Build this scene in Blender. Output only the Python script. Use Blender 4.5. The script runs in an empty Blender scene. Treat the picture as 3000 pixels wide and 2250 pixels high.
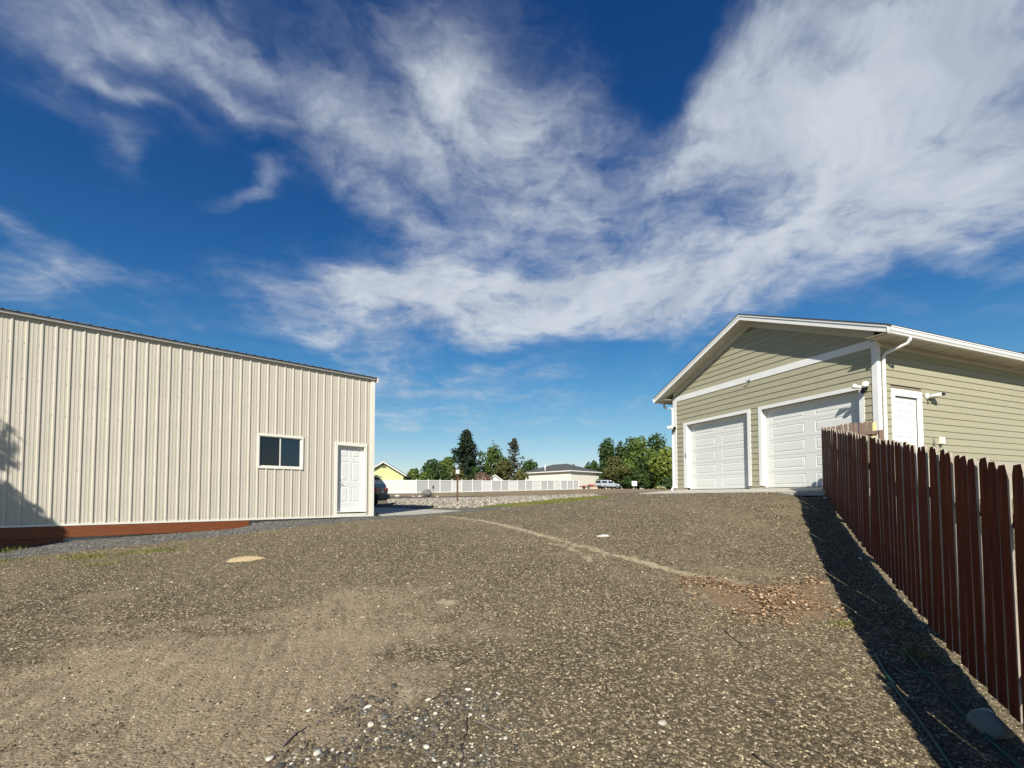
import bpy, bmesh, math, random
import numpy as np
from mathutils import Vector, Matrix
random.seed(7); RNG = np.random.default_rng(11)
SC = bpy.context.scene
COL = SC.collection
R = math.radians
H = 1.57                      # camera height above the ground at its foot
# ------------------------------------------------------------------ camera
F_PX, CY, PITCH, ROLL = 1315.84, 1405.28, 0.0385, -0.0014
cd = bpy.data.cameras.new('camera'); cam = bpy.data.objects.new('camera', cd); COL.objects.link(cam)
cd.sensor_width = 36.0; cd.lens = F_PX / 3000 * 36.0; cd.shift_y = (CY - 1125) / 3000
cd.clip_start = .05; cd.clip_end = 3000
cam.matrix_world = Matrix.Translation((0, 0, H)) @ Matrix.Rotation(R(90) + PITCH, 4, 'X') @ Matrix.Rotation(ROLL, 4, 'Z')
SC.camera = cam
def ray(u, v):
    x = (u - 1500) / F_PX; y = -(v - CY) / F_PX
    c, s = math.cos(PITCH), math.sin(PITCH)
    return np.array([x, c - s * y, s + c * y])
def at(u, v, Y):              # point at forward distance Y (world)
    r = ray(u, v); r = r * (Y / r[1]); return np.array([r[0], r[1], r[2] + H])
def project(P):
    P = np.asarray(P, float); c, s = math.cos(PITCH), math.sin(PITCH)
    x = P[..., 0]; z = P[..., 2] - H; y = P[..., 1]
    d = y * c + z * s; up = -y * s + z * c
    d = np.where(np.abs(d) < 1e-4, 1e-4, d)
    return 1500 + F_PX * x / d, CY - F_PX * up / d, d
# ------------------------------------------------------------------ sun, sky, exposure
SUN = np.array([-.1668, -.986, 0.0]); EL = R(36.4)
sd = bpy.data.lights.new('sun', 'SUN'); sd.energy = 5.0; sd.angle = R(.53); sd.color = (1, .945, .85)
so = bpy.data.objects.new('sun', sd); COL.objects.link(so)
tos = Vector((SUN[0] * math.cos(EL), SUN[1] * math.cos(EL), math.sin(EL)))
so.rotation_euler = tos.to_track_quat('Z', 'Y').to_euler(); so.location = (-4, -20, 18)
SC.view_settings.view_transform = 'Standard'; SC.view_settings.look = 'None'
SC.view_settings.exposure = 0.50; SC.view_settings.gamma = 1; SC.view_settings.use_curve_mapping = False
W = bpy.data.worlds.new('World'); SC.world = W; W.use_nodes = True
try: W.cycles.sampling_method = 'MANUAL'; W.cycles.sample_map_resolution = 256
except Exception: pass
def world():
    nt = W.node_tree; N = nt.nodes; L = nt.links; N.clear()
    def nd(t, **k):
        n = N.new(t)
        for a, b in k.items(): setattr(n, a, b)
        return n
    def mth(op, a, b=None, c=None, clamp=False):
        n = nd('ShaderNodeMath', operation=op, use_clamp=clamp)
        for i, x in enumerate((a, b, c)):
            if x is None: continue
            if isinstance(x, (int, float)): n.inputs[i].default_value = x
            else: L.new(x, n.inputs[i])
        return n.outputs[0]
    def vm(op, a, b=None, scale=None):
        n = nd('ShaderNodeVectorMath', operation=op)
        for i, x in enumerate((a, b)):
            if x is None: continue
            if isinstance(x, (tuple, list)): n.inputs[i].default_value = x
            else: L.new(x, n.inputs[i])
        if scale is not None:
            if isinstance(scale, (int, float)): n.inputs['Scale'].default_value = scale
            else: L.new(scale, n.inputs['Scale'])
        return n.outputs['Value'] if op in ('DOT_PRODUCT', 'LENGTH') else n.outputs['Vector']
    def noise(vec, sc, det=5, rough=.55, dist=0, out='Fac'):
        n = nd('ShaderNodeTexNoise', noise_dimensions='2D'); L.new(vec, n.inputs['Vector'])
        n.inputs['Scale'].default_value = sc; n.inputs['Detail'].default_value = det
        n.inputs['Roughness'].default_value = rough; n.inputs['Distortion'].default_value = dist
        return n.outputs[out]
    tc = nd('ShaderNodeTexCoord'); D = vm('NORMALIZE', tc.outputs['Generated'])
    sep = nd('ShaderNodeSeparateXYZ'); L.new(D, sep.inputs[0])
    zc = mth('ADD', mth('MAXIMUM', sep.outputs['Z'], 0.0), .16)
    comb = nd('ShaderNodeCombineXYZ')
    L.new(mth('DIVIDE', sep.outputs['X'], zc), comb.inputs[0]); L.new(mth('DIVIDE', sep.outputs['Y'], zc), comb.inputs[1])
    P = comb.outputs[0]                           # cloud-layer coordinates
    w1 = vm('SUBTRACT', noise(P, 1.3, 3, .55, out='Color'), (.5, .5, .5))
    w2 = vm('SUBTRACT', noise(P, 5.0, 4, .6, out='Color'), (.5, .5, .5))
    Dw = vm('ADD', D, vm('ADD', vm('SCALE', w1, scale=.26), vm('SCALE', w2, scale=.05)))
    total = None
    # cloud banks: picture direction of the centre, half length, half width (px), tilt, density
    for (u, v, a, b, ang, amp) in CLOUDS:
        c = Vector(ray(u, v)).normalized()
        t = math.radians(ang); e1 = Vector(ray(u + 60 * math.cos(t), v + 60 * math.sin(t))).normalized() - c
        k = e1.length / 60.0; e1.normalize(); e2 = c.cross(e1).normalized()
        m = Matrix((e1, e2, c)).transposed()
        mp = nd('ShaderNodeMapping', vector_type='TEXTURE')
        mp.inputs['Location'].default_value = c; mp.inputs['Rotation'].default_value = m.to_euler()
        mp.inputs['Scale'].default_value = (a * k, b * k, max(a, b) * k)
        L.new(Dw, mp.inputs['Vector'])
        q = mp.outputs[0]; g = mth('EXPONENT', mth('MULTIPLY', vm('DOT_PRODUCT', q, q), -.9))
        total = mth('MULTIPLY', g, amp) if total is None else mth('MULTIPLY_ADD', g, amp, total)
    # general thin cirrus everywhere, so the sky goes on beyond the picture
    rot = nd('ShaderNodeMapping'); rot.inputs['Rotation'].default_value = (0, 0, R(-52)); rot.inputs['Scale'].default_value = (.55, 2.6, 1); L.new(P, rot.inputs['Vector'])
    wr = vm('ADD', rot.outputs[0], vm('SCALE', w1, scale=1.1))
    streak = noise(wr, 2.1, 6, .62)
    fbm = noise(vm('ADD', P, vm('SCALE', w1, scale=.5)), 3.4, 7, .6)
    puff = noise(vm('ADD', P, vm('SCALE', w2, scale=.25)), 13.0, 3, .5)
    Lw = mth('MINIMUM', total, 1.15)
    det = mth('ADD', mth('MULTIPLY', mth('SUBTRACT', fbm, .5), 1.15), mth('MULTIPLY', mth('SUBTRACT', streak, .5), 1.2))
    det = mth('ADD', det, mth('MULTIPLY', mth('SUBTRACT', puff, .5), .75))
    gate = mth('MULTIPLY_ADD', Lw, .85, .15)
    dens = mth('ADD', Lw, mth('MULTIPLY', det, gate))
    mr = nd('ShaderNodeMapRange', interpolation_type='SMOOTHSTEP'); L.new(dens, mr.inputs['Value'])
    mr.inputs['From Min'].default_value = .06; mr.inputs['From Max'].default_value = 1.12
    mr.inputs['To Min'].default_value = 0; mr.inputs['To Max'].default_value = .90
    sky = nd('ShaderNodeTexSky', sky_type='NISHITA', sun_disc=False)
    sky.sun_elevation = EL; sky.sun_rotation = math.atan2(SUN[0], SUN[1]); sky.altitude = 700
    sky.air_density = 1.0; sky.dust_density = .35; sky.ozone_density = 2.2
    hs = nd('ShaderNodeHueSaturation'); hs.inputs['Saturation'].default_value = 1.28; hs.inputs['Value'].default_value = 1.04
    L.new(sky.outputs[0], hs.inputs['Color'])
    gm = nd('ShaderNodeGamma'); gm.inputs['Gamma'].default_value = SKY_GAMMA; L.new(hs.outputs[0], gm.inputs[0])
    bg = nd('ShaderNodeBackground'); bg.inputs[1].default_value = SKY_STR
    L.new(vm('DIVIDE', gm.outputs[0], vm('ADD', vm('SCALE', gm.outputs[0], scale=SKY_SOFT), (1, 1, 1))), bg.inputs[0])
    cr = nd('ShaderNodeValToRGB'); L.new(fbm, cr.inputs[0])
    cr.color_ramp.elements[0].position = .33; cr.color_ramp.elements[0].color = (.40, .45, .54, 1)
    cr.color_ramp.elements[1].position = .66; cr.color_ramp.elements[1].color = (.60, .645, .70, 1)
    bc = nd('ShaderNodeBackground'); bc.inputs[1].default_value = CLOUD_STR; L.new(cr.outputs[0], bc.inputs[0])
    mx = nd('ShaderNodeMixShader'); L.new(mr.outputs[0], mx.inputs[0]); L.new(bg.outputs[0], mx.inputs[1]); L.new(bc.outputs[0], mx.inputs[2])
    out = nd('ShaderNodeOutputWorld'); L.new(mx.outputs[0], out.inputs[0])
SKY_GAMMA = 1.5; SKY_STR = .051; SKY_SOFT = .056; CLOUD_STR = .78
CLOUDS = [
 (2620, 320, 560, 300, 8, .80), (2250, 160, 260, 220, -50, .48), (2920, 120, 420, 330, 0, .5), (2780, 560, 450, 140, -14, .5),
 (2080, 430, 380, 130, -20, .48), (1800, 560, 560, 280, 5, .30), (2150, 690, 430, 80, -10, .55), (1900, 820, 520, 100, -4, .66),
 (1560, 890, 520, 100, 5, .52), (1060, 900, 220, 75, -20, .66), (1250, 860, 280, 70, 0, .46), (1450, 985, 520, 55, 0, .36),
 (1560, 520, 130, 110, 60, .42), (1360, 300, 140, 260, -22, .40), (1150, 220, 700, 250, 15, .34), (320, 90, 480, 110, 16, .46),
 (780, 240, 480, 90, 28, .40), (1130, 610, 460, 80, 28, .40), (620, 320, 170, 40, 35, .40), (280, 260, 180, 40, 38, .40),
 (240, 400, 180, 60, 48, .32), (640, 585, 110, 26, -10, .34), (60, 610, 200, 70, 42, .34), (150, 800, 520, 90, 10, .44),
 (1250, 1245, 420, 34, 8, .36), (1440, 1100, 110, 22, -3, .36), (1180, 1110, 200, 70, 20, .42), (1600, 1170, 460, 60, 4, .30),
 (1880, 200, 120, 160, 0, -.55), (2800, 790, 260, 50, -10, -.30)]
world()
# ------------------------------------------------------------------ materials
MATS = {}
def mat(name, col, rough=.7, var=.0, vscale=8.0, bump=0.0, bscale=60.0, metal=0.0, col2=None, stretch=None, spec=.4, attr=None, trans=None, edge=None):
    if name in MATS: return MATS[name]
    m = bpy.data.materials.new(name); m.use_nodes = True; nt = m.node_tree; N = nt.nodes; L = nt.links
    b = N['Principled BSDF']; b.inputs['Roughness'].default_value = rough; b.inputs['Metallic'].default_value = metal
    b.inputs['Specular IOR Level'].default_value = spec
    b.inputs['Base Color'].default_value = (*col, 1)
    tc = N.new('ShaderNodeTexCoord'); vec = tc.outputs['Object']
    if stretch:
        mp = N.new('ShaderNodeMapping'); mp.inputs['Scale'].default_value = stretch; L.new(vec, mp.inputs[0]); vec = mp.outputs[0]
    src = None
    if var or col2:
        n = N.new('ShaderNodeTexNoise'); n.inputs['Scale'].default_value = vscale; n.inputs['Detail'].default_value = 6; n.inputs['Roughness'].default_value = .6
        L.new(vec, n.inputs['Vector'])
        r = N.new('ShaderNodeValToRGB'); L.new(n.outputs['Fac'], r.inputs[0])
        c2 = col2 if col2 else tuple(min(1, c * (1 + var)) for c in col)
        c1 = col if col2 else tuple(c * (1 - var) for c in col)
        r.color_ramp.elements[0].position = .32; r.color_ramp.elements[1].position = .68
        r.color_ramp.elements[0].color = (*c1, 1); r.color_ramp.elements[1].color = (*c2, 1); src = r.outputs[0]
    if attr:
        a = N.new('ShaderNodeAttribute'); a.attribute_name = attr
        if src is None: src = a.outputs['Color']
        else:
            mx = N.new('ShaderNodeMix'); mx.data_type = 'RGBA'; mx.blend_type = 'MULTIPLY'; mx.inputs['Factor'].default_value = 1
            L.new(src, mx.inputs['A']); L.new(a.outputs['Color'], mx.inputs['B']); src = mx.outputs['Result']
    if attr is None and var:                      # every piece a little different
        oi = N.new('ShaderNodeObjectInfo'); mr = N.new('ShaderNodeMapRange'); L.new(oi.outputs['Random'], mr.inputs['Value'])
        mr.inputs['To Min'].default_value = 1 - var * .8; mr.inputs['To Max'].default_value = 1 + var * .5
        vmn = N.new('ShaderNodeVectorMath'); vmn.operation = 'SCALE'; L.new(src, vmn.inputs[0]); L.new(mr.outputs[0], vmn.inputs['Scale']); src = vmn.outputs[0]
    if src is not None: L.new(src, b.inputs['Base Color'])
    if bump:
        n = N.new('ShaderNodeTexNoise'); n.inputs['Scale'].default_value = bscale; n.inputs['Detail'].default_value = 4; L.new(vec, n.inputs['Vector'])
        bp = N.new('ShaderNodeBump'); bp.inputs['Strength'].default_value = bump; bp.inputs['Distance'].default_value = .01
        L.new(n.outputs['Fac'], bp.inputs['Height']); L.new(bp.outputs[0], b.inputs['Normal'])
    if trans:
        t = N.new('ShaderNodeBsdfTranslucent'); t.inputs[0].default_value = (*trans, 1); mx = N.new('ShaderNodeMixShader'); mx.inputs[0].default_value = .25
        L.new(b.outputs[0], mx.inputs[1]); L.new(t.outputs[0], mx.inputs[2]); L.new(mx.outputs[0], N['Material Output'].inputs[0])
    MATS[name] = m; return m
def glass(name, col=(.01, .012, .015), rough=.04):
    return mat(name, col, rough, spec=.6)
M_shop = mat('cream_metal', (.512, .473, .388), .45, var=.035, vscale=1.3, bump=.04, bscale=20, spec=.3)
M_shoptrim = mat('ivory_trim', (.72, .70, .61), .45, var=.03, vscale=3)
M_roofdark = mat('charcoal_roof_metal', (.022, .024, .028), .4, var=.1, vscale=3)
M_fasciagrey = mat('grey_eave_trim', (.16, .16, .155), .5, var=.08, vscale=2)
M_white = mat('white_paint', (.70, .70, .67), .5, var=.035, vscale=2.5, bump=.05, bscale=50)
M_door = mat('white_steel_door', (.66, .675, .64), .42, var=.02, vscale=2)
M_gdoor = mat('white_garage_door', (.63, .64, .60), .45, var=.03, vscale=9, bump=.12, bscale=90)
M_side = mat('olive_lap_siding', (.335, .317, .216), .65, var=.05, vscale=5, bump=.25, bscale=30, stretch=(1, 1, 6))
M_soffit = mat('beige_soffit', (.50, .485, .41), .7, var=.06, vscale=4)
M_conc = mat('pale_concrete', (.40, .375, .315), .85, var=.14, vscale=6, bump=.3, bscale=60)
M_found = mat('stucco_foundation', (.42, .39, .31), .9, var=.16, vscale=9, bump=.5, bscale=40)
M_shingle = mat('charcoal_shingle', (.045, .047, .05), .9, var=.25, vscale=14, bump=.6, bscale=50)
M_skirt = mat('stained_skirt_board', (.14, .036, .010), .6, col2=(.20, .062, .018), vscale=4, stretch=(1, 1, 9), bump=.15, bscale=30)
M_blk = mat('black_plastic', (.012, .012, .013), .4)
M_glassA = glass('dark_window_glass'); M_glassB = mat('sky_reflect_glass', (.008, .018, .03), .03, spec=.8)  # second glass: blue of the reflected sky put into its base colour
M_metal = mat('galvanised_metal', (.35, .36, .36), .4, metal=.6)
M_ped = mat('lamp_white', (.78, .77, .68), .4)
def picket_mats():
    a = mat('red_brown_stain', (.062, .012, .006), .8, spec=.06, var=.22, col2=(.19, .048, .021), vscale=6, stretch=(7, 7, .5), bump=.5, bscale=25)
    b = mat('weathered_edge', (.33, .28, .22), .85, var=.15, vscale=9)
    return a, b
M_pick, M_pickedge = picket_mats()
M_pickw = mat('weathered_picket', (.17, .115, .085), .85, var=.22, vscale=7, stretch=(5, 5, .8), bump=.35, bscale=25)
M_pickraw = mat('raw_pine_picket', (.62, .50, .24), .8, var=.05)
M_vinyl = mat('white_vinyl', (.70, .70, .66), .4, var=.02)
M_vinylg = mat('shade_grey_vinyl', (.50, .505, .48), .5, var=.04)  # grey of grazing light on the board panels put into the vinyl colour
# ------------------------------------------------------------------ mesh helpers (world coordinates)
class MB:
    def __init__(s): s.v = []; s.f = []; s.m = []; s.sm = []
    def face(s, pts, mi=0, smooth=False):
        i = len(s.v); s.v += [tuple(p) for p in pts]; s.f.append(tuple(range(i, i + len(pts)))); s.m.append(mi); s.sm.append(smooth)
    def hexa(s, p, mi=0, mis=None):               # p: 4 bottom, 4 top
        i = len(s.v); s.v += [tuple(q) for q in p]
        for k, q in enumerate([(0, 3, 2, 1), (4, 5, 6, 7), (0, 1, 5, 4), (1, 2, 6, 5), (2, 3, 7, 6), (3, 0, 4, 7)]):
            s.f.append(tuple(i + j for j in q)); s.m.append(mis[k] if mis else mi); s.sm.append(False)
    def box(s, fn, a, b, c, mi=0, mis=None):
        s.hexa([fn(x, y, z) for z in c for (x, y) in ((a[0], b[0]), (a[1], b[0]), (a[1], b[1]), (a[0], b[1]))], mi, mis)
    def prism(s, pts, off, mi=0):                 # polygon swept by a vector
        n = len(pts); i = len(s.v); off = np.asarray(off); s.v += [tuple(p) for p in pts] + [tuple(np.asarray(p) + off) for p in pts]
        s.f += [tuple(range(i + n - 1, i - 1, -1)), tuple(range(i + n, i + 2 * n))]; s.m += [mi, mi]; s.sm += [False] * 2
        for k in range(n):
            j = (k + 1) % n; s.f.append((i + k, i + j, i + n + j, i + n + k)); s.m.append(mi); s.sm.append(False)
    def tube(s, pts, r, n=8, mi=0, caps=True):
        pts = [Vector(p) for p in pts]; rs = r if isinstance(r, (list, tuple)) else [r] * len(pts); rings = []
        up = Vector((0, 0, 1))
        for k, p in enumerate(pts):
            d = (pts[min(k + 1, len(pts) - 1)] - pts[max(k - 1, 0)]).normalized()
            x = d.cross(up)
            if x.length < 1e-3: x = d.cross(Vector((1, 0, 0)))
            x.normalize(); y = d.cross(x); i = len(s.v); rings.append(i)
            for q in range(n):
                t = 2 * math.pi * q / n; s.v.append(tuple(p + x * (rs[k] * math.cos(t)) + y * (rs[k] * math.sin(t))))
        for a, b in zip(rings[:-1], rings[1:]):
            for q in range(n):
                w = (q + 1) % n; s.f.append((a + q, a + w, b + w, b + q)); s.m.append(mi); s.sm.append(True)
        if caps:
            s.f.append(tuple(rings[0] + q for q in range(n))[::-1]); s.f.append(tuple(rings[-1] + q for q in range(n))); s.m += [mi, mi]; s.sm += [False] * 2
    def loops(s, fn, t0, t1, z0, z1, steps, mi=0):  # nested rectangles: (inset, out)
        prev = None
        for (ins, o) in steps:
            cur = [fn(t0 + ins, z0 + ins, o), fn(t1 - ins, z0 + ins, o), fn(t1 - ins, z1 - ins, o), fn(t0 + ins, z1 - ins, o)]
            if prev:
                for k in range(4): s.face([prev[k], prev[(k + 1) % 4], cur[(k + 1) % 4], cur[k]], mi)
            prev = cur
        s.face(prev, mi)
    def cell(s, fn, T, Z, t, z, steps, mi=0):       # flat rect T x Z with a moulded panel t x z in it
        o = [fn(T[0], Z[0], 0), fn(T[1], Z[0], 0), fn(T[1], Z[1], 0), fn(T[0], Z[1], 0)]
        i = [fn(t[0], z[0], 0), fn(t[1], z[0], 0), fn(t[1], z[1], 0), fn(t[0], z[1], 0)]
        for k in range(4): s.face([o[k], o[(k + 1) % 4], i[(k + 1) % 4], i[k]], mi)
        s.loops(fn, t[0], t[1], z[0], z[1], steps, mi)
    def build(s, name, mats, parent=None, origin=None, fix=True, bevel=0, kind=None):
        me = bpy.data.meshes.new(name); o = bpy.data.objects.new(name, me); COL.objects.link(o)
        org = Vector(parent['_w']) if parent is not None and '_w' in parent else (Vector(origin) if origin is not None else Vector((0, 0, 0)))
        me.from_pydata([(x - org.x, y - org.y, z - org.z) for x, y, z in s.v], [], s.f)
        for m in (mats if isinstance(mats, (list, tuple)) else [mats]): me.materials.append(m)
        me.polygons.foreach_set('material_index', s.m); me.polygons.foreach_set('use_smooth', s.sm)
        if fix:
            b = bmesh.new(); b.from_mesh(me); bmesh.ops.remove_doubles(b, verts=b.verts, dist=1e-5); bmesh.ops.recalc_face_normals(b, faces=b.faces); b.to_mesh(me); b.free()
        me.update()
        if parent is not None:
            o.parent = parent; p = parent
            if '_w' not in p: pass
            o['_w'] = tuple(org)
        else: o.location = org; o['_w'] = tuple(org)
        if bevel:
            bv = o.modifiers.new('bevel', 'BEVEL'); bv.width = bevel; bv.segments = 2; bv.limit_method = 'ANGLE'
        if kind: o['kind'] = kind
        return o
def thing(name, label, cat, loc, group=None):
    o = bpy.data.objects.new(name, None); COL.objects.link(o); o.location = loc; o.empty_display_size = .2
    o['label'] = label; o['category'] = cat; o['_w'] = tuple(float(x) for x in loc)
    if group: o['group'] = group
    return o
def tag(o, label, cat, group=None):
    o['label'] = label; o['category'] = cat
    if group: o['group'] = group
    return o
def ident(x, y, z): return (x, y, z)
def frame(org, ang):           # local x,y,z -> world
    c, s = math.cos(ang), math.sin(ang)
    return lambda x, y, z: (org[0] + c * x - s * y, org[1] + s * x + c * y, org[2] + z)
def npmesh(name, verts, faces, mats, origin=(0, 0, 0), colors=None, parent=None, smooth=False, mi=None):
    me = bpy.data.meshes.new(name); v = np.asarray(verts, np.float32) - np.asarray(origin, np.float32); f = np.asarray(faces, np.int32); k = f.shape[1]
    me.vertices.add(len(v)); me.vertices.foreach_set('co', v.ravel()); me.loops.add(f.size); me.loops.foreach_set('vertex_index', f.ravel())
    me.polygons.add(len(f)); me.polygons.foreach_set('loop_start', np.arange(0, f.size, k, dtype=np.int32)); me.polygons.foreach_set('loop_total', np.full(len(f), k, np.int32))
    me.polygons.foreach_set('use_smooth', np.full(len(f), smooth))
    for m in (mats if isinstance(mats, (list, tuple)) else [mats]): me.materials.append(m)
    if colors is not None:
        ca = me.color_attributes.new('tint', 'FLOAT_COLOR', 'POINT'); c = np.ones((len(v), 4), np.float32); c[:, :3] = colors; ca.data.foreach_set('color', c.ravel())
    me.update(); me.validate()
    o = bpy.data.objects.new(name, me); COL.objects.link(o)
    if parent is not None: o.parent = parent; o['_w'] = tuple(parent['_w'])
    else: o.location = origin; o['_w'] = tuple(float(x) for x in origin)
    return o
# ------------------------------------------------------------------ frames of the two buildings
GYAW = R(21.32); G0 = np.array([8.9488, 10.9022, 0.0]); GA = np.array([-math.sin(GYAW), math.cos(GYAW), 0]); GB = np.array([math.cos(GYAW), math.sin(GYAW), 0])
def gp(o, s, z): p = G0 + GB * o + GA * s; return (p[0], p[1], z + H)      # o into the garage, s along its front, z above the eye
SANG = R(41.705); C0 = np.array([-4.674, 15.1348, 0.0]); SD = np.array([math.cos(SANG), math.sin(SANG), 0]); SI = np.array([-math.sin(SANG), math.cos(SANG), 0])
def sp(x, y, z): p = C0 + SD * x + SI * y; return (p[0], p[1], z + H)      # x along the wall (corner = 0), y into the shop
FS = .957; FP0 = np.array([3.555, 3.22, 0.0]) * FS; FD = np.array([.4712, .8820, 0.0]); FN = np.array([-.8820, .4712, 0.0])
def fbase(t): return FS * float(np.interp(t / FS, [-4, -1, 0, .43, 1.51, 3.73, 4.84, 6.94, 9.32, 12], [-1.95, -1.72, -1.62, -1.565, -1.40, -1.06, -.85, -.44, -.06, .05]))
# ------------------------------------------------------------------ terrain
def ctrl():
    P = []
    def add(x, y, z): P.append((x, y, z))
    for (u, v, Y) in [(1150, 1484, 25), (1250, 1484, 22), (1341, 1470, 28), (1500, 1459, 32), (1250, 1456, 44), (1160, 1454, 44), (1140, 1446, 57), (1220, 1445.5, 61),
                      (1450, 1440, 73), (1693, 1434, 89), (1600, 1447, 48), (1800, 1441, 55), (1800, 1432, 98), (1858, 1444, 30), (1400, 1489, 17), (1500, 1485, 17),
                      (1650, 1471, 16.5), (1770, 1461, 16.5), (1700, 1456, 26), (1950, 1435, 98), (1560, 1468, 22), (1880, 1450, 18)]:
        p = at(u, v, Y); add(p[0], p[1], p[2] - H)
    for x, y, z in [(0, 0, -1.50), (0, 2.5, -1.47), (-4, 2.5, -1.56), (-9, 4, -1.45), (3, 0, -1.65), (-6, -8, -1.75), (6, -6, -1.9), (-16, 3, -1.5), (-25, 30, -.3), (-40, 60, .4),
                    (9, 5, -1.3), (12, 8, -.7), (16, 12, -.2), (30, 30, .5), (60, 60, 1), (60, 120, 2), (0, 160, 2.6), (-80, 120, 1.5), (-60, -30, -2), (60, -30, -1.5), (0, -60, -2), (-150, 60, 0), (150, 60, 1),
                    (0, 350, 4), (-250, 300, 3), (250, 300, 4), (20, 5, -1.2)]: add(x, y, z)
    for t in (-3, -1, 0, 1, 2.5, 4, 5.5, 7, 8.9): p = FP0 + FD * t; add(p[0], p[1], fbase(t) - .03)
    for s, z in [(-12, -1.35), (-9.5, -1.22), (-8.3, -1.13), (-7.4, -1.0), (-5.5, -.925), (-3.9, -.855), (-3.3, -.70), (-1.8, -.675), (-.5, -.66), (.1, -.655)]:
        for oy in (0, -.12): p = C0 + SD * s + SI * oy; add(p[0], p[1], z)
    for s, y in [(-3, 4), (-9, 4), (-3, 8), (-9, 9)]: p = C0 + SD * s + SI * y; add(p[0], p[1], -.85)
    for s, y, z in [(1.2, -.15, -.63), (2.4, -.15, -.60), (3.6, -.2, -.56), (.3, 2, -.66), (2, 2, -.64), (3.7, 2, -.58), (.3, 7, -.62), (3, 7, -.58)]: p = C0 + SD * s + SI * y; add(p[0], p[1], z)
    for s in (-.2, 1.5, 3, 4.5, 6, 7.2): p = G0 + GA * s + GB * -1.62; add(p[0], p[1], .115); p = G0 + GA * s + GB * 1; add(p[0], p[1], .1)
    for s in (8, 9): p = G0 + GA * s + GB * -.5; add(p[0], p[1], .12)
    for o in (1, 4, 8): p = G0 + GB * o - GA * .8; add(p[0], p[1], -.15)
    return np.array(P)
CP = ctrl()
def _k(r): return r
def fit_rbf():
    n = len(CP); d = np.linalg.norm(CP[:, None, :2] - CP[None, :, :2], axis=2)
    A = np.zeros((n + 3, n + 3)); A[:n, :n] = -_k(d) + np.eye(n) * .02; A[:n, n] = 1; A[:n, n + 1:] = CP[:, :2]; A[n, :n] = 1; A[n + 1:, :n] = CP[:, :2].T
    return np.linalg.solve(A, np.concatenate([CP[:, 2], np.zeros(3)]))
RW = fit_rbf()
def hz(x, y):                 # ground height in world z
    x = np.asarray(x, float); y = np.asarray(y, float); sh = x.shape; q = np.stack([x.ravel(), y.ravel()], 1); out = np.empty(len(q)); n = len(CP)
    for i in range(0, len(q), 20000):
        s = q[i:i + 20000]; d = np.linalg.norm(s[:, None, :] - CP[None, :, :2], axis=2)
        out[i:i + 20000] = -_k(d) @ RW[:n] + RW[n] + s @ RW[n + 1:]
    return (out + H).reshape(sh)
def h1(x, y): return float(hz(np.array([x]), np.array([y]))[0])
def gpt(u, v, Ymax=60, Ymin=1.5):      # where the sight line through a picture point meets the ground
    r = ray(u, v); Y = np.geomspace(Ymin, Ymax, 1500); X = r[0] / r[1] * Y; Z = r[2] / r[1] * Y + H; dlt = Z - hz(X, Y)
    k = np.argmax(dlt < 0)
    if not (dlt < 0).any(): k = len(Y) - 1
    return np.array([X[k], Y[k], hz(X[k:k + 1], Y[k:k + 1])[0]])
# ------------------------------------------------------------------ ground sheet
def graded(lo, a, b, hi, st, g=1.13):
    m = list(np.arange(a, b + 1e-6, st)); d = st; x = b
    while x < hi: d *= g; x += d; m.append(x)
    d = st; x = a; l = []
    while x > lo: d *= g; x -= d; l.append(x)
    return np.array(l[::-1] + m)
def seg_dist(X, Y, pts, closed=False):
    pts = np.asarray(pts)[:, :2]; best = np.full(X.shape, 1e9); idx = range(len(pts) if closed else len(pts) - 1)
    for i in idx:
        a = pts[i]; b = pts[(i + 1) % len(pts)]; ab = b - a; t = np.clip(((X - a[0]) * ab[0] + (Y - a[1]) * ab[1]) / (ab @ ab + 1e-9), 0, 1)
        best = np.minimum(best, np.hypot(X - a[0] - t * ab[0], Y - a[1] - t * ab[1]))
    return best
def inside(X, Y, pts):
    pts = np.asarray(pts)[:, :2]; r = np.zeros(X.shape, bool); j = len(pts) - 1
    for i in range(len(pts)):
        xi, yi = pts[i]; xj, yj = pts[j]; c = ((yi > Y) != (yj > Y)) & (X < (xj - xi) * (Y - yi) / (yj - yi + 1e-12) + xi); r ^= c; j = i
    return r
def area(X, Y, pts, soft):    # 1 inside, fading over soft metres
    d = seg_dist(X, Y, pts, True); d = np.where(inside(X, Y, pts), d, -d); return np.clip(d / soft * .5 + .5, 0, 1)
PX = lambda L, **k: [gpt(u, v, **k) for u, v in L]
POLY_dirt = PX([(-300, 1990), (0, 1955), (300, 1900), (640, 1880), (900, 1800), (1180, 1745), (1310, 1760), (1270, 1840), (1150, 1935), (960, 2030), (830, 2110), (760, 2250), (600, 2500), (-900, 2500)])
POLY_leaf = PX([(1950, 1690), (2080, 1695), (2250, 1715), (2400, 1700), (2440, 1745), (2450, 1800), (2350, 1840), (2200, 1825), (2090, 1760)])
LINE_tan = PX([(1290, 1512), (1400, 1524), (1600, 1572), (1800, 1628), (2000, 1682), (2170, 1708)])
LINE_tan2 = PX([(1560, 1580), (1660, 1602), (1730, 1640)]); LINE_tan3 = PX([(1990, 1730), (2060, 1745), (2110, 1762)])
POLY_grass = PX([(1395, 1488), (1500, 1484), (1600, 1477), (1700, 1467), (1790, 1456), (1740, 1457), (1650, 1463), (1550, 1472), (1450, 1480)], Ymin=9)
POLY_grass = [p for p in POLY_grass]
def line_at(L): return [at(u, v, Y) for u, v, Y in L]
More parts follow.
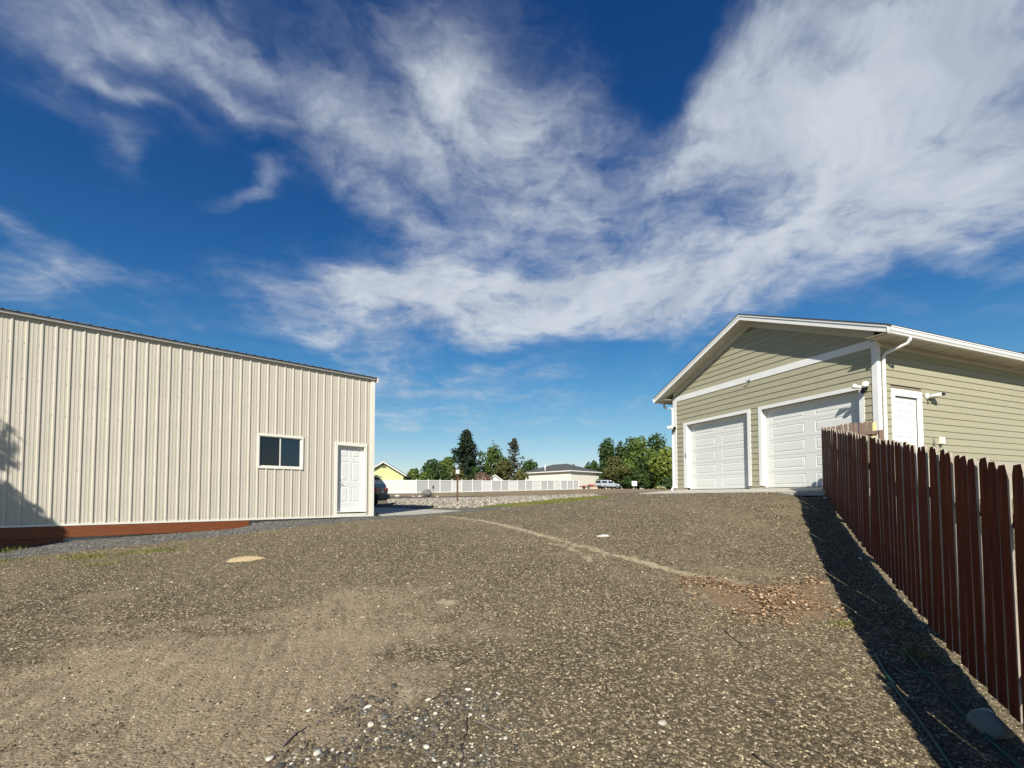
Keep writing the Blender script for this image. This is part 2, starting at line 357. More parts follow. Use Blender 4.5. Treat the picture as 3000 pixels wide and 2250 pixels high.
POLY_rock = line_at([(1142, 1483, 24), (1260, 1487, 21), (1390, 1481, 19.5), (1500, 1473, 20.0), (1640, 1462, 21.5), (1760, 1455, 24), (1740, 1453, 31), (1500, 1456, 36), (1300, 1458, 37), (1142, 1460, 36)])
POLY_road = line_at([(1080, 1458, 38.5), (1350, 1457, 38.5), (1500, 1455, 40), (1480, 1452, 43), (1350, 1450, 46), (1080, 1452, 46)])
SHOPLINE = [sp(-14, 0, 0), sp(1, 0, 0)]
def lumps(X, Y, f0, seed, octs=6):   # soft irregular patches
    r = np.random.RandomState(seed); o = np.zeros(np.shape(X)); a = 1.0; f = f0; tot = 0
    for k in range(octs):
        for q in range(3):
            t = r.uniform(0, 6.283); o = o + a * np.sin((X * math.cos(t) + Y * math.sin(t)) * f + r.uniform(0, 6.28) + 1.2 * np.sin((X * math.sin(t + 1) - Y * math.cos(t + 1)) * f * .6 + k)) / 3
        tot += a; a *= .62; f *= 1.9
    return o / tot
def ground_masks(X, Y):
    m = {}
    ragged = lumps(X, Y, 2.6, 21)
    m['dirt'] = np.clip(area(X, Y, POLY_dirt, 1.7) * 1.3 - .06 + ragged * .6, 0, 1) * np.clip(area(X, Y, POLY_dirt, 2.4) * 4, 0, 1)
    m['dust'] = np.clip((lumps(X, Y, 1.3, 8) + .3 * lumps(X, Y, 9, 9)) * 2.2 - .1, 0, 1)
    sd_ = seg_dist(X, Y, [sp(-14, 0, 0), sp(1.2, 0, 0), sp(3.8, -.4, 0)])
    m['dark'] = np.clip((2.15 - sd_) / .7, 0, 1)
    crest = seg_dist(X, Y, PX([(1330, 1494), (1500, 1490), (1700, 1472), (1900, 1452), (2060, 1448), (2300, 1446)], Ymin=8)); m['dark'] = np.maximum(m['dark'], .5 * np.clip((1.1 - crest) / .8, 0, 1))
    t = np.clip(1 - seg_dist(X, Y, LINE_tan) / .20, 0, 1) * .85; t = np.maximum(t, .7 * np.clip(1 - seg_dist(X, Y, LINE_tan2) / .16, 0, 1)); t = np.maximum(t, .8 * np.clip(1 - seg_dist(X, Y, LINE_tan3) / .12, 0, 1))
    for (u, v, r, a) in [(1210, 2035, .16, .9), (1330, 2040, .10, .8), (1200, 2000, .1, .6), (1400, 1560, .3, .5), (1310, 1765, .22, .75), (1430, 1800, .25, .5), (1470, 2090, .12, .6), (1040, 2190, .16, .6), (2380, 1795, .2, .6)]:
        p = gpt(u, v); t = np.maximum(t, a * np.clip(1.2 - np.hypot(X - p[0], Y - p[1]) / r, 0, 1))
    m['tan'] = t
    m['leaf'] = area(X, Y, POLY_leaf, .35)
    g = area(X, Y, POLY_grass, .3)
    for (u, v, r) in [(255, 1632, .55), (300, 1650, .45), (470, 1612, .5), (430, 1618, .4)]:
        p = gpt(u, v); g = np.maximum(g, .6 * np.clip(1.1 - np.hypot((X - p[0]) , (Y - p[1]) * 1.6) / r, 0, 1))
    m['grass'] = g
    m['rock'] = area(X, Y, POLY_rock, .5)
    m['field'] = np.clip((np.maximum(Y, 0) - 37) / 6, 0, 1); m['road'] = area(X, Y, POLY_road, 1.0)
    return m
def ground():
    gx = graded(-900, -12.5, 11.5, 900, .11); gy = graded(-500, .8, 19, 1500, .11)
    X, Y = np.meshgrid(gx, gy); Z = hz(X, Y)
    # relief: shallow ruts, humps and the ploughed dirt in front
    rs = np.random.RandomState(3)
    def fb(sc, seed):
        r = np.random.RandomState(seed); o = np.zeros(X.shape)
        for k in range(5):
            a = r.uniform(0, 6.283); f = sc * (1.7 ** (k * .5)) ; o += np.sin((X * math.cos(a) + Y * math.sin(a)) * f + r.uniform(0, 6.28)) / 5
        return o
    near = np.exp(-((np.hypot(X, Y - 8)) / 16) ** 2)
    m = ground_masks(X, Y)
    Z = Z + near * (.018 * fb(2.2, 1) + .010 * fb(7, 2))
    e = np.array([math.cos(R(52)), math.sin(R(52))])            # the dragged furrows of the bare dirt
    q = -(X * e[1]) + Y * e[0]
    Z = Z + m['dirt'] * near * (.008 * np.sin(q * 21 + 1.5 * fb(3, 5)) + .006 * np.sin(q * 47 + 2 * fb(4, 6)))
    # ruts left of centre
    for L in ([(20, 1790), (170, 1760), (300, 1700)], [(390, 1770), (470, 1735), (540, 1720)], [(130, 1930), (220, 1915)]):
        d = seg_dist(X, Y, PX(L)); Z = Z - .05 * np.exp(-(d / .07) ** 2) + .02 * np.exp(-((d - .16) / .08) ** 2)
    v = np.stack([X, Y, Z], 2).reshape(-1, 3); ny, nx = X.shape
    i = np.arange(ny * nx).reshape(ny, nx); f = np.stack([i[:-1, :-1], i[:-1, 1:], i[1:, 1:], i[1:, :-1]], 2).reshape(-1, 4)
    # ---- material
    mt = bpy.data.materials.new('gravel_ground'); mt.use_nodes = True; nt = mt.node_tree; N = nt.nodes; L = nt.links; b = N['Principled BSDF']; b.inputs['Roughness'].default_value = .95; b.inputs['Specular IOR Level'].default_value = .15
    geo = N.new('ShaderNodeNewGeometry'); P = geo.outputs['Position']
    def noise(sc, det=4, ro=.6, v=P):
        n = N.new('ShaderNodeTexNoise'); n.inputs['Scale'].default_value = sc; n.inputs['Detail'].default_value = det; n.inputs['Roughness'].default_value = ro; L.new(v, n.inputs['Vector']); return n.outputs['Fac']
    def ramp(f, *st):
        r = N.new('ShaderNodeValToRGB'); L.new(f, r.inputs[0]); e = r.color_ramp.elements
        while len(e) < len(st): e.new(.5)
        for k, (p, c) in enumerate(st): e[k].position = p; e[k].color = (*c, 1) if isinstance(c, tuple) else (c, c, c, 1)
        return r.outputs[0]
    def mix(f, a, c, mode='MIX'):
        n = N.new('ShaderNodeMix'); n.data_type = 'RGBA'; n.blend_type = mode
        if isinstance(f, float): n.inputs['Factor'].default_value = f
        else: L.new(f, n.inputs['Factor'])
        for nm, x in (('A', a), ('B', c)):
            if isinstance(x, tuple): n.inputs[nm].default_value = (*x, 1)
            else: L.new(x, n.inputs[nm])
        return n.outputs['Result']
    def math_(op, a, c, clamp=False):
        n = N.new('ShaderNodeMath'); n.operation = op; n.use_clamp = clamp
        for k, x in enumerate((a, c)):
            if isinstance(x, (int, float)): n.inputs[k].default_value = x
            else: L.new(x, n.inputs[k])
        return n.outputs[0]
    NLO, NHI = noise(1.7, 5, .65), noise(6.0, 4, .65)
    def att(nm, edge=.5, sc=3.0):
        a = N.new('ShaderNodeAttribute'); a.attribute_name = nm
        f = math_('ADD', a.outputs['Fac'], math_('MULTIPLY', math_('SUBTRACT', NLO if sc < 3.5 else NHI, .5), edge * 2))
        mr = N.new('ShaderNodeMapRange'); mr.interpolation_type = 'SMOOTHSTEP'; L.new(f, mr.inputs['Value']); mr.inputs['From Min'].default_value = .3; mr.inputs['From Max'].default_value = .75
        z = math_('MULTIPLY', mr.outputs[0], math_('GREATER_THAN', a.outputs['Fac'], .01)); return z
    vo = N.new('ShaderNodeTexVoronoi'); vo.inputs['Scale'].default_value = 50; vo.inputs['Randomness'].default_value = 1; L.new(P, vo.inputs['Vector'])
    vs = N.new('ShaderNodeSeparateColor'); L.new(vo.outputs['Color'], vs.inputs[0])
    vo2 = N.new('ShaderNodeTexVoronoi'); vo2.inputs['Scale'].default_value = 30; L.new(P, vo2.inputs['Vector'])
    vs2 = N.new('ShaderNodeSeparateColor'); L.new(vo2.outputs['Color'], vs2.inputs[0])
    stone = ramp(vs.outputs[0], (0, (.034, .027, .017)), (.45, (.095, .075, .045)), (.74, (.185, .148, .088)), (.90, (.36, .30, .19)), (1, (.58, .51, .35)))
    soil = ramp(noise(1.3, 6, .65), (.3, (.082, .063, .038)), (.7, (.158, .122, .073)))
    base = mix(.72, soil, stone)
    base = mix(ramp(noise(.55, 5, .6), (.40, 0.0), (.62, .8)), base, mix(.42, base, (.22, .178, .112)))
    base = mix(math_('MULTIPLY', att('dust', .4, 5), .45), base, ramp(noise(14, 5, .7), (.3, (.17, .135, .080)), (.7, (.29, .232, .142))))
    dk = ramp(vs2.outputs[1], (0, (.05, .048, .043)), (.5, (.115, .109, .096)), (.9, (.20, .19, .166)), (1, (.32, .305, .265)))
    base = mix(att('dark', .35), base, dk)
    dirt = ramp(noise(9, 7, .7), (.25, (.225, .174, .110)), (.55, (.335, .262, .168)), (.8, (.44, .352, .232)))
    dirt = mix(ramp(noise(.9, 5, .7), (.42, 0.0), (.68, .5)), dirt, (.31, .228, .152)); dirt = mix(.22, dirt, stone)
    fa, fb_ = gpt(100, 2200), gpt(250, 2065); fm = N.new('ShaderNodeMapping'); fm.vector_type = 'TEXTURE'; fm.inputs['Rotation'].default_value = (0, 0, math.atan2(fb_[1] - fa[1], fb_[0] - fa[0])); fm.inputs['Scale'].default_value = (.55, .075, 1); L.new(P, fm.inputs['Vector'])
    fur = noise(1.0, 4, .6, fm.outputs[0]); dirt = mix(ramp(math_('ADD', fur, math_('MULTIPLY', math_('SUBTRACT', NLO, .5), .5)), (.36, .5), (.50, 0.0)), dirt, mix(1.0, dirt, (.50, .49, .47), 'MULTIPLY'))
    base = mix(att('dirt', .45, 4), base, dirt)
    base = mix(att('tan', .55, 7), base, ramp(noise(25, 5), (.3, (.30, .24, .148)), (.7, (.44, .37, .245))))
    base = mix(att('leaf', .55, 4), base, ramp(noise(30, 5), (.3, (.15, .098, .056)), (.7, (.27, .19, .115))))
    fld = ramp(noise(.28, 6, .7), (.3, (.17, .125, .075)), (.55, (.25, .19, .115)), (.75, (.32, .26, .17)))
    base = mix(att('field', .3, .3), base, fld)
    base = mix(att('road', .2, .6), base, (.11, .095, .078))
    base = mix(att('rock', .2, 1.5), base, (.13, .118, .10))
    base = mix(att('grass', .5, 5), base, ramp(noise(20, 5), (.3, (.11, .12, .03)), (.7, (.22, .22, .06))))
    L.new(base, b.inputs['Base Color'])
    hgt = math_('ADD', math_('MULTIPLY', vo.outputs['Distance'], -.5), math_('ADD', math_('MULTIPLY', noise(120, 3), .5), math_('MULTIPLY', fur, .3)))
    bp = N.new('ShaderNodeBump'); bp.inputs['Strength'].default_value = .9; bp.inputs['Distance'].default_value = .02; L.new(hgt, bp.inputs['Height']); L.new(bp.outputs[0], b.inputs['Normal'])
    o = npmesh('ground', v, f, mt, smooth=True); o['kind'] = 'structure'
    for k, a in m.items():
        t = o.data.attributes.new(k, 'FLOAT', 'POINT'); t.data.foreach_set('value', a.ravel().astype(np.float32))
    return o
GROUND = ground()
# ------------------------------------------------------------------ loose stones lying on the ground
OCT = np.array([(1, 0, 0), (0, 1, 0), (-1, 0, 0), (0, -1, 0), (0, 0, 1), (0, 0, -1)], float)
OCTF = np.array([(0, 1, 4), (1, 2, 4), (2, 3, 4), (3, 0, 4), (1, 0, 5), (2, 1, 5), (3, 2, 5), (0, 3, 5)])
ICO_V = None
def rounded(seed=0):           # a 26 vertex pebble
    bm = bmesh.new(); bmesh.ops.create_icosphere(bm, subdivisions=1, radius=1); v = np.array([x.co[:] for x in bm.verts]); f = np.array([[q.index for q in p.verts] for p in bm.faces]); bm.free(); return v, f
PEB_V, PEB_F = rounded()
def scatter(name, pos, size, cols, matname, rounded_=False, flat=.6, label=None, cat=None, jit=.35):
    n = len(pos); bv, bf = (PEB_V, PEB_F) if rounded_ else (OCT, OCTF); k = len(bv)
    ang = RNG.uniform(0, 6.283, n); asp = RNG.uniform(.6, 1.0, (n, 1, 1)); j = 1 + RNG.uniform(-jit, jit, (n, k, 1))
    v = np.repeat(bv[None], n, 0) * j; v[:, :, 1:2] *= asp; v[:, :, 2] *= (flat * RNG.uniform(.6, 1.25, n))[:, None]
    tilt = RNG.normal(0, .35 if not rounded_ else .12, n); ct, st = np.cos(tilt)[:, None], np.sin(tilt)[:, None]
    y = v[:, :, 1] * ct - v[:, :, 2] * st; z = v[:, :, 1] * st + v[:, :, 2] * ct
    c, s = np.cos(ang)[:, None], np.sin(ang)[:, None]; x2 = v[:, :, 0] * c - y * s; y2 = v[:, :, 0] * s + y * c
    out = np.stack([x2, y2, z], 2) * size[:, None, None] + pos[:, None, :]
    f = (bf[None] + (np.arange(n) * k)[:, None, None]).reshape(-1, 3)
    m = mat(matname, (1, 1, 1), .9, attr='tint', spec=.15) if matname not in MATS else MATS[matname]
    o = npmesh(name, out.reshape(-1, 3), f, m, colors=np.repeat(cols, k, 0), smooth=rounded_); o['kind'] = 'stuff'
    if label: tag(o, label, cat)
    return o
def zsurf(X, Y):               # height of the finished sheet, by its own grid
    return SURF(X, Y)
def make_surf():
    me = GROUND.data; n = len(me.vertices); co = np.empty(n * 3, np.float32); me.vertices.foreach_get('co', co); co = co.reshape(-1, 3)
    gx = np.unique(co[:, 0]); nx = len(gx); ny = n // nx; Z = co[:, 2].reshape(ny, nx); gx = co[:nx, 0]; gy = co[::nx, 1]
    def f(X, Y):
        X = np.asarray(X, float); Y = np.asarray(Y, float)
        i = np.clip(np.searchsorted(gx, X) - 1, 0, nx - 2); j = np.clip(np.searchsorted(gy, Y) - 1, 0, ny - 2)
        a = (X - gx[i]) / (gx[i + 1] - gx[i]); b = (Y - gy[j]) / (gy[j + 1] - gy[j])
        return (Z[j, i] * (1 - a) + Z[j, i + 1] * a) * (1 - b) + (Z[j + 1, i] * (1 - a) + Z[j + 1, i + 1] * a) * b
    return f
SURF = make_surf()
def zs(x, y): return float(SURF(np.array([x]), np.array([y]))[0])
def shop_local(X, Y): dx, dy = X - C0[0], Y - C0[1]; return dx * SD[0] + dy * SD[1], dx * SI[0] + dy * SI[1]
def garage_local(X, Y): dx, dy = X - G0[0], Y - G0[1]; return dx * GB[0] + dy * GB[1], dx * GA[0] + dy * GA[1]
def free(X, Y):
    a, b_ = shop_local(X, Y); ok = ~((b_ > -.04) & (a < 3.7)); o, s = garage_local(X, Y); ok &= ~((o > -1.58) & (s > -.2) & (s < 7.6)) & ~((o > -.05) & (s > -.05)); return ok
def gravel():
    P = []; S = []; C = []
    pal = np.array([(.055, .044, .029), (.10, .080, .050), (.15, .119, .072), (.205, .164, .099), (.27, .217, .133), (.36, .292, .18), (.49, .42, .275), (.60, .53, .38)])
    for (n, y0, y1, s0, s1) in [(60000, 2.0, 5.2, .0045, .0135), (52000, 4.6, 9.0, .007, .0165), (30000, 8.5, 16.5, .011, .022)]:
        Y = y0 + (y1 - y0) * RNG.random(n) ** 1.0; X = (RNG.random(n) * 2.4 - 1.2) * Y * 1.0
        ok = free(X, Y) & (X > -11.5) & (X < 11)
        m = ground_masks(X, Y); keep = RNG.random(n) < (1 - .85 * m['dirt']) * (1 - .65 * m['dust']) * (1 - .8 * np.clip(m['tan'] * 1.3, 0, 1)); ok &= keep
        X, Y = X[ok], Y[ok]; d = m['dark'][ok]; k = len(X)
        s = s0 + (s1 - s0) * RNG.random(k) ** 2.2
        w = np.array([.21, .23, .19, .13, .09, .07, .055, .025]); ci = RNG.choice(8, k, p=w / w.sum()); c = pal[ci] * RNG.uniform(.8, 1.2, (k, 1))
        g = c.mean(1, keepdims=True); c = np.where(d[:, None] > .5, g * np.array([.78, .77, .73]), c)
        P.append(np.stack([X, Y, SURF(X, Y) + s * .12], 1)); S.append(s); C.append(c)
    scatter('gravel', np.concatenate(P), np.concatenate(S), np.concatenate(C), 'gravel_stone', label='loose brown and cream gravel spread over the sloping yard', cat='gravel')
gravel()
# ------------------------------------------------------------------ metal shop building (left)
def shop():
    zb = -.65; T = thing('metal_shop_building', 'cream ribbed metal shop building with dark roof edge', 'building', sp(-4, 0, zb))
    ZT, ZB, LEFT, DEP = 3.975, -.62, -13.26, 9.2
    holes = [(-3.50, -2.255, .832, 1.838), (-1.30, -.235, -.62, 1.77)]
    rib = [(-.034, 0), (-.012, -.021), (.012, -.021), (.034, 0), (.066, 0), (.070, -.004), (.090, -.004), (.094, 0), (.134, 0), (.138, -.004), (.158, -.004), (.162, 0)]
    def panel(x0, n, first):
        xs = []
        for k in range(n):
            for (a, o) in rib:
                x = x0 + k * .2286 + a; xs.append((x, o))
        xs = [(x, o) for x, o in xs if x > LEFT]
        if first: xs = [(x, o) for x, o in xs if x < -.13] + [(-.12, 0)]
        else: xs.append((x0 + n * .2286 - .034, 0))
        mb = MB()
        for (xa, oa), (xb, ob) in zip(xs[:-1], xs[1:]):
            cuts = sorted({xa, xb} | {e for h in holes for e in h[:2] if xa < e < xb})
            for c0, c1 in zip(cuts[:-1], cuts[1:]):
                f = lambda x: oa + (ob - oa) * (x - xa) / (xb - xa)
                iv = [(ZB, ZT + .03)]
                for h in holes:
                    if c0 >= h[0] - 1e-6 and c1 <= h[1] + 1e-6:
                        iv = [(z0, z1) for z0, z1 in [(ZB, h[2]), (h[3], ZT + .03)] if z1 - z0 > .01]
                for z0, z1 in iv: mb.face([sp(c0, f(c0), z0), sp(c1, f(c1), z0), sp(c1, f(c1), z1), sp(c0, f(c0), z1)])
        for k in range(n):                          # rows of screws beside each rib
            x = x0 + k * .2286 - .05
            if x > -.2 or x < LEFT: continue
            for z in (-.52, .62, 1.86, 2.6, 3.4):
                if any(h[0] - .02 < x < h[1] + .02 and h[2] < z < h[3] for h in holes): continue
                mb.box(sp, (x - .006, x + .006), (-.009, 0), (z - .006, z + .006), 1)
        mb.build('wall_panel', [M_shop, M_metal], T, fix=False)
    panel(-.2788, 1, True)
    for i in range(15):                             # sheets of four ribs each, lapped
        if -.2788 - 4 * i * .2286 < LEFT: break
        panel(-.2788 - 4 * (i + 1) * .2286, 4, False)
    # trims
    def bx(nm, a, b, c, m=M_shoptrim, par=T, bev=0): mb = MB(); mb.box(sp, a, b, c); return mb.build(nm, m, par, bevel=bev)
    bx('corner_trim', (-.125, .012), (-.030, .10), (ZB + .02, ZT - .01)); bx('base_trim', (LEFT, .012), (-.032, .02), (ZB - .02, ZB + .022))
    # eave: grey fascia with white lip, dark ribbed roof edge
    bx('eave_fascia', (LEFT - .1, .06), (-.085, -.04), (ZT + .012, ZT + .082), M_fasciagrey); bx('eave_lip', (LEFT - .1, .06), (-.087, .0), (ZT - .006, ZT + .008), mat('pale_grey_trim', (.42, .42, .40), .5))
    sl = .21
    def roof_sheet(sgn):
        mb = MB(); xs = []
        n = int((.10 - LEFT + .2) / .2286) + 1
        for k in range(n):
            c = .04 - k * .2286
            for a, o in [(.034, 0), (.012, .018), (-.012, .018), (-.034, 0)]: xs.append((c + a, o))
        y0, y1 = (-.10, DEP / 2) if sgn > 0 else (DEP + .10, DEP / 2)
        for (xa, oa), (xb, ob) in zip(xs[:-1], xs[1:]):
            zf = lambda y: ZT + .088 + sl * (abs(y - y0) - .1)
            mb.face([sp(xa, y0, zf(y0) + oa), sp(xb, y0, zf(y0) + ob), sp(xb, y1, zf(y1) + ob), sp(xa, y1, zf(y1) + oa)])
            mb.face([sp(xa, y0, zf(y0) - .012), sp(xb, y0, zf(y0) - .012), sp(xb, y0, zf(y0) + ob), sp(xa, y0, zf(y0) + oa)])
        return mb.build('roof_sheet', M_roofdark, T, fix=False)
    roof_sheet(1); roof_sheet(-1)
    for s_, nm in ((1, 'rake_trim'), (-1, 'rake_trim')):
        y0 = -.11 if s_ > 0 else DEP + .11; mb = MB(); zr = ZT + .06
        p = [sp(.062, y0, zr + .03), sp(.062, DEP / 2, zr + .03 + sl * (DEP / 2 + .1)), sp(.062, DEP / 2, zr - .14 + sl * (DEP / 2 + .1)), sp(.062, y0, zr - .16)]
        mb.prism(p, np.array(SD) * .03); mb.build(nm, M_shoptrim, T)
    # other walls
    def plain(nm, p0, p1, ztop0, ztop1):
        mb = MB(); n = int(np.hypot(p1[0] - p0[0], p1[1] - p0[1]) / .2286); pr = []
        d = np.array(p1, float) - np.array(p0, float); L_ = np.linalg.norm(d); d /= L_; nn = np.array([d[1], -d[0]])
        for k in range(n + 1):
            for a, o in [(-.034, 0), (-.013, .02), (.013, .02), (.034, 0)]:
                t = min(max(k * .2286 + a, 0), L_); pr.append((t, o))
        for (ta, oa), (tb, ob) in zip(pr[:-1], pr[1:]):
            A = np.array(p0) + d * ta + nn * oa; B_ = np.array(p0) + d * tb + nn * ob
            za = ztop0 + ztop1 * (1 - abs(ta / L_ * 2 - 1)); zc = ztop0 + ztop1 * (1 - abs(tb / L_ * 2 - 1))
            mb.face([sp(A[0], A[1], ZB), sp(B_[0], B_[1], ZB), sp(B_[0], B_[1], zc), sp(A[0], A[1], za)])
        mb.build(nm, M_shop, T, fix=False)
    plain('end_wall', (0, .02), (0, DEP), ZT, sl * DEP / 2); plain('back_wall', (0, DEP), (LEFT, DEP), ZT, 0); plain('end_wall', (LEFT, DEP), (LEFT, 0), ZT, sl * DEP / 2)
    bx('foundation_wall', (LEFT + .05, -.03), (.05, .25), (-1.6, ZB + .01), M_conc)
    # skirt boards down the slope
    def board(nm, a, z0, z1, y, m=M_skirt): mb = MB(); mb.box(sp, a, (y, y + .038), (z0, z1)); return mb.build(nm, m, T, bevel=.004)
    board('skirt_board', (-7.378, -3.665), -.905, -.645, -.022); board('skirt_board', (LEFT, -7.384), -.905, -.645, -.019)
    board('skirt_board', (-7.84, -7.384), -1.25, -.910, -.021); board('skirt_board', (LEFT, -7.846), -1.5, -.910, .018)
    # window
    w = MB(); x0, x1, z0, z1 = -3.50, -2.255, .832, 1.838
    for a, c in [((x0, x1), (z1 - .065, z1)), ((x0, x1), (z0, z0 + .065)), ((x0, x0 + .05), (z0 + .065, z1 - .065)), ((x1 - .05, x1), (z0 + .065, z1 - .065))]: w.box(sp, a, (-.034, .06), c)
    wf = w.build('window', M_shoptrim, T, bevel=.004)
    xm = -2.89
    for (a, y, m_) in [((x0 + .05, xm + .03), .022, M_glassA), ((xm - .02, x1 - .05), .008, M_glassB)]:
        mb = MB(); mb.box(sp, (a[0] + .02, a[1] - .02), (y + .006, y + .012), (z0 + .085, z1 - .085)); mb.build('pane', m_, wf)
        mb = MB()
        for aa, c in [((a[0], a[1]), (z1 - .09, z1 - .065)), ((a[0], a[1]), (z0 + .065, z0 + .09)), ((a[0], a[0] + .028), (z0 + .09, z1 - .09)), ((a[1] - .045, a[1]), (z0 + .09, z1 - .09))]: mb.box(sp, aa, (y, y + .022), c)
        mb.build('sash', M_shoptrim, wf)
    mb = MB(); mb.box(sp, (x0 + .01, x1 - .01), (.062, .07), (z0 + .01, z1 - .01)); mb.build('window_backing', M_blk, wf)
    # door
    d = MB(); X0, X1, Z0, Z1 = -1.30, -.235, -.61, 1.768
    for a, c in [((X0, X1), (Z1 - .10, Z1)), ((X0, X0 + .085), (Z0, Z1 - .10)), ((X1 - .09, X1), (Z0, Z1 - .10))]: d.box(sp, a, (-.034, .11), c)
    d.box(sp, (X0 + .085, X1 - .09), (-.036, .0), (Z0 - .005, Z0 + .085)); d.box(sp, (X0 + .05, X1 - .06), (-.07, .06), (Z0 + .125, Z0 + .15))
    fr = d.build('door_frame', M_shoptrim, T, bevel=.004)
    a0, a1, c0, c1 = X0 + .085, X1 - .09, Z0 + .15, Z1 - .10
    m = MB(); fn = lambda t, z, o: sp(t, .086 - o, z)
    st = [(0, 0), (.014, -.010), (.026, -.010), (.045, .002)]
    cw = (a1 - a0) / 2; rows = [(c0, c0 + .93, c0 + .30, c0 + .80), (c0 + .93, c0 + 1.72, c0 + .98, c0 + 1.62), (c0 + 1.72, c1, c0 + 1.76, c1 - .10)]
    for k in range(2):
        tA, tB = a0 + k * cw, a0 + (k + 1) * cw; pa, pb = (tA + .12, tB - .055) if k == 0 else (tA + .055, tB - .12)
        for zA, zB_, za, zc in rows: m.cell(fn, (tA, tB), (zA, zB_), (pa, pb), (za, zc), st)
    dr = m.build('door', M_door, T, fix=True)
    k = MB(); kx, kz = a0 + .06, c0 + .93
    k.tube([sp(kx, .086, kz), sp(kx, .05, kz), sp(kx, .025, kz)], [.028, .014, .014], 10); k.tube([sp(kx, .025, kz), sp(kx + .11, .02, kz - .004)], .010, 8)
    k.build('door_lever', M_metal, dr)
    bx('door_backing', (a0, a1), (.105, .112), (c0, c1), M_blk)
    return T
shop()
def slab():
    mb = MB(); z = -.585; P = [sp(.0, .06, z - .02), sp(3.75, -.12, z + .045), sp(3.9, 7.0, z + .06), sp(.0, 9.0, z)]
    mb.prism(P, (0, 0, -.18)); o = mb.build('concrete_slab', M_conc, None, origin=sp(1.5, 3, z)); o['kind'] = 'structure'
slab()
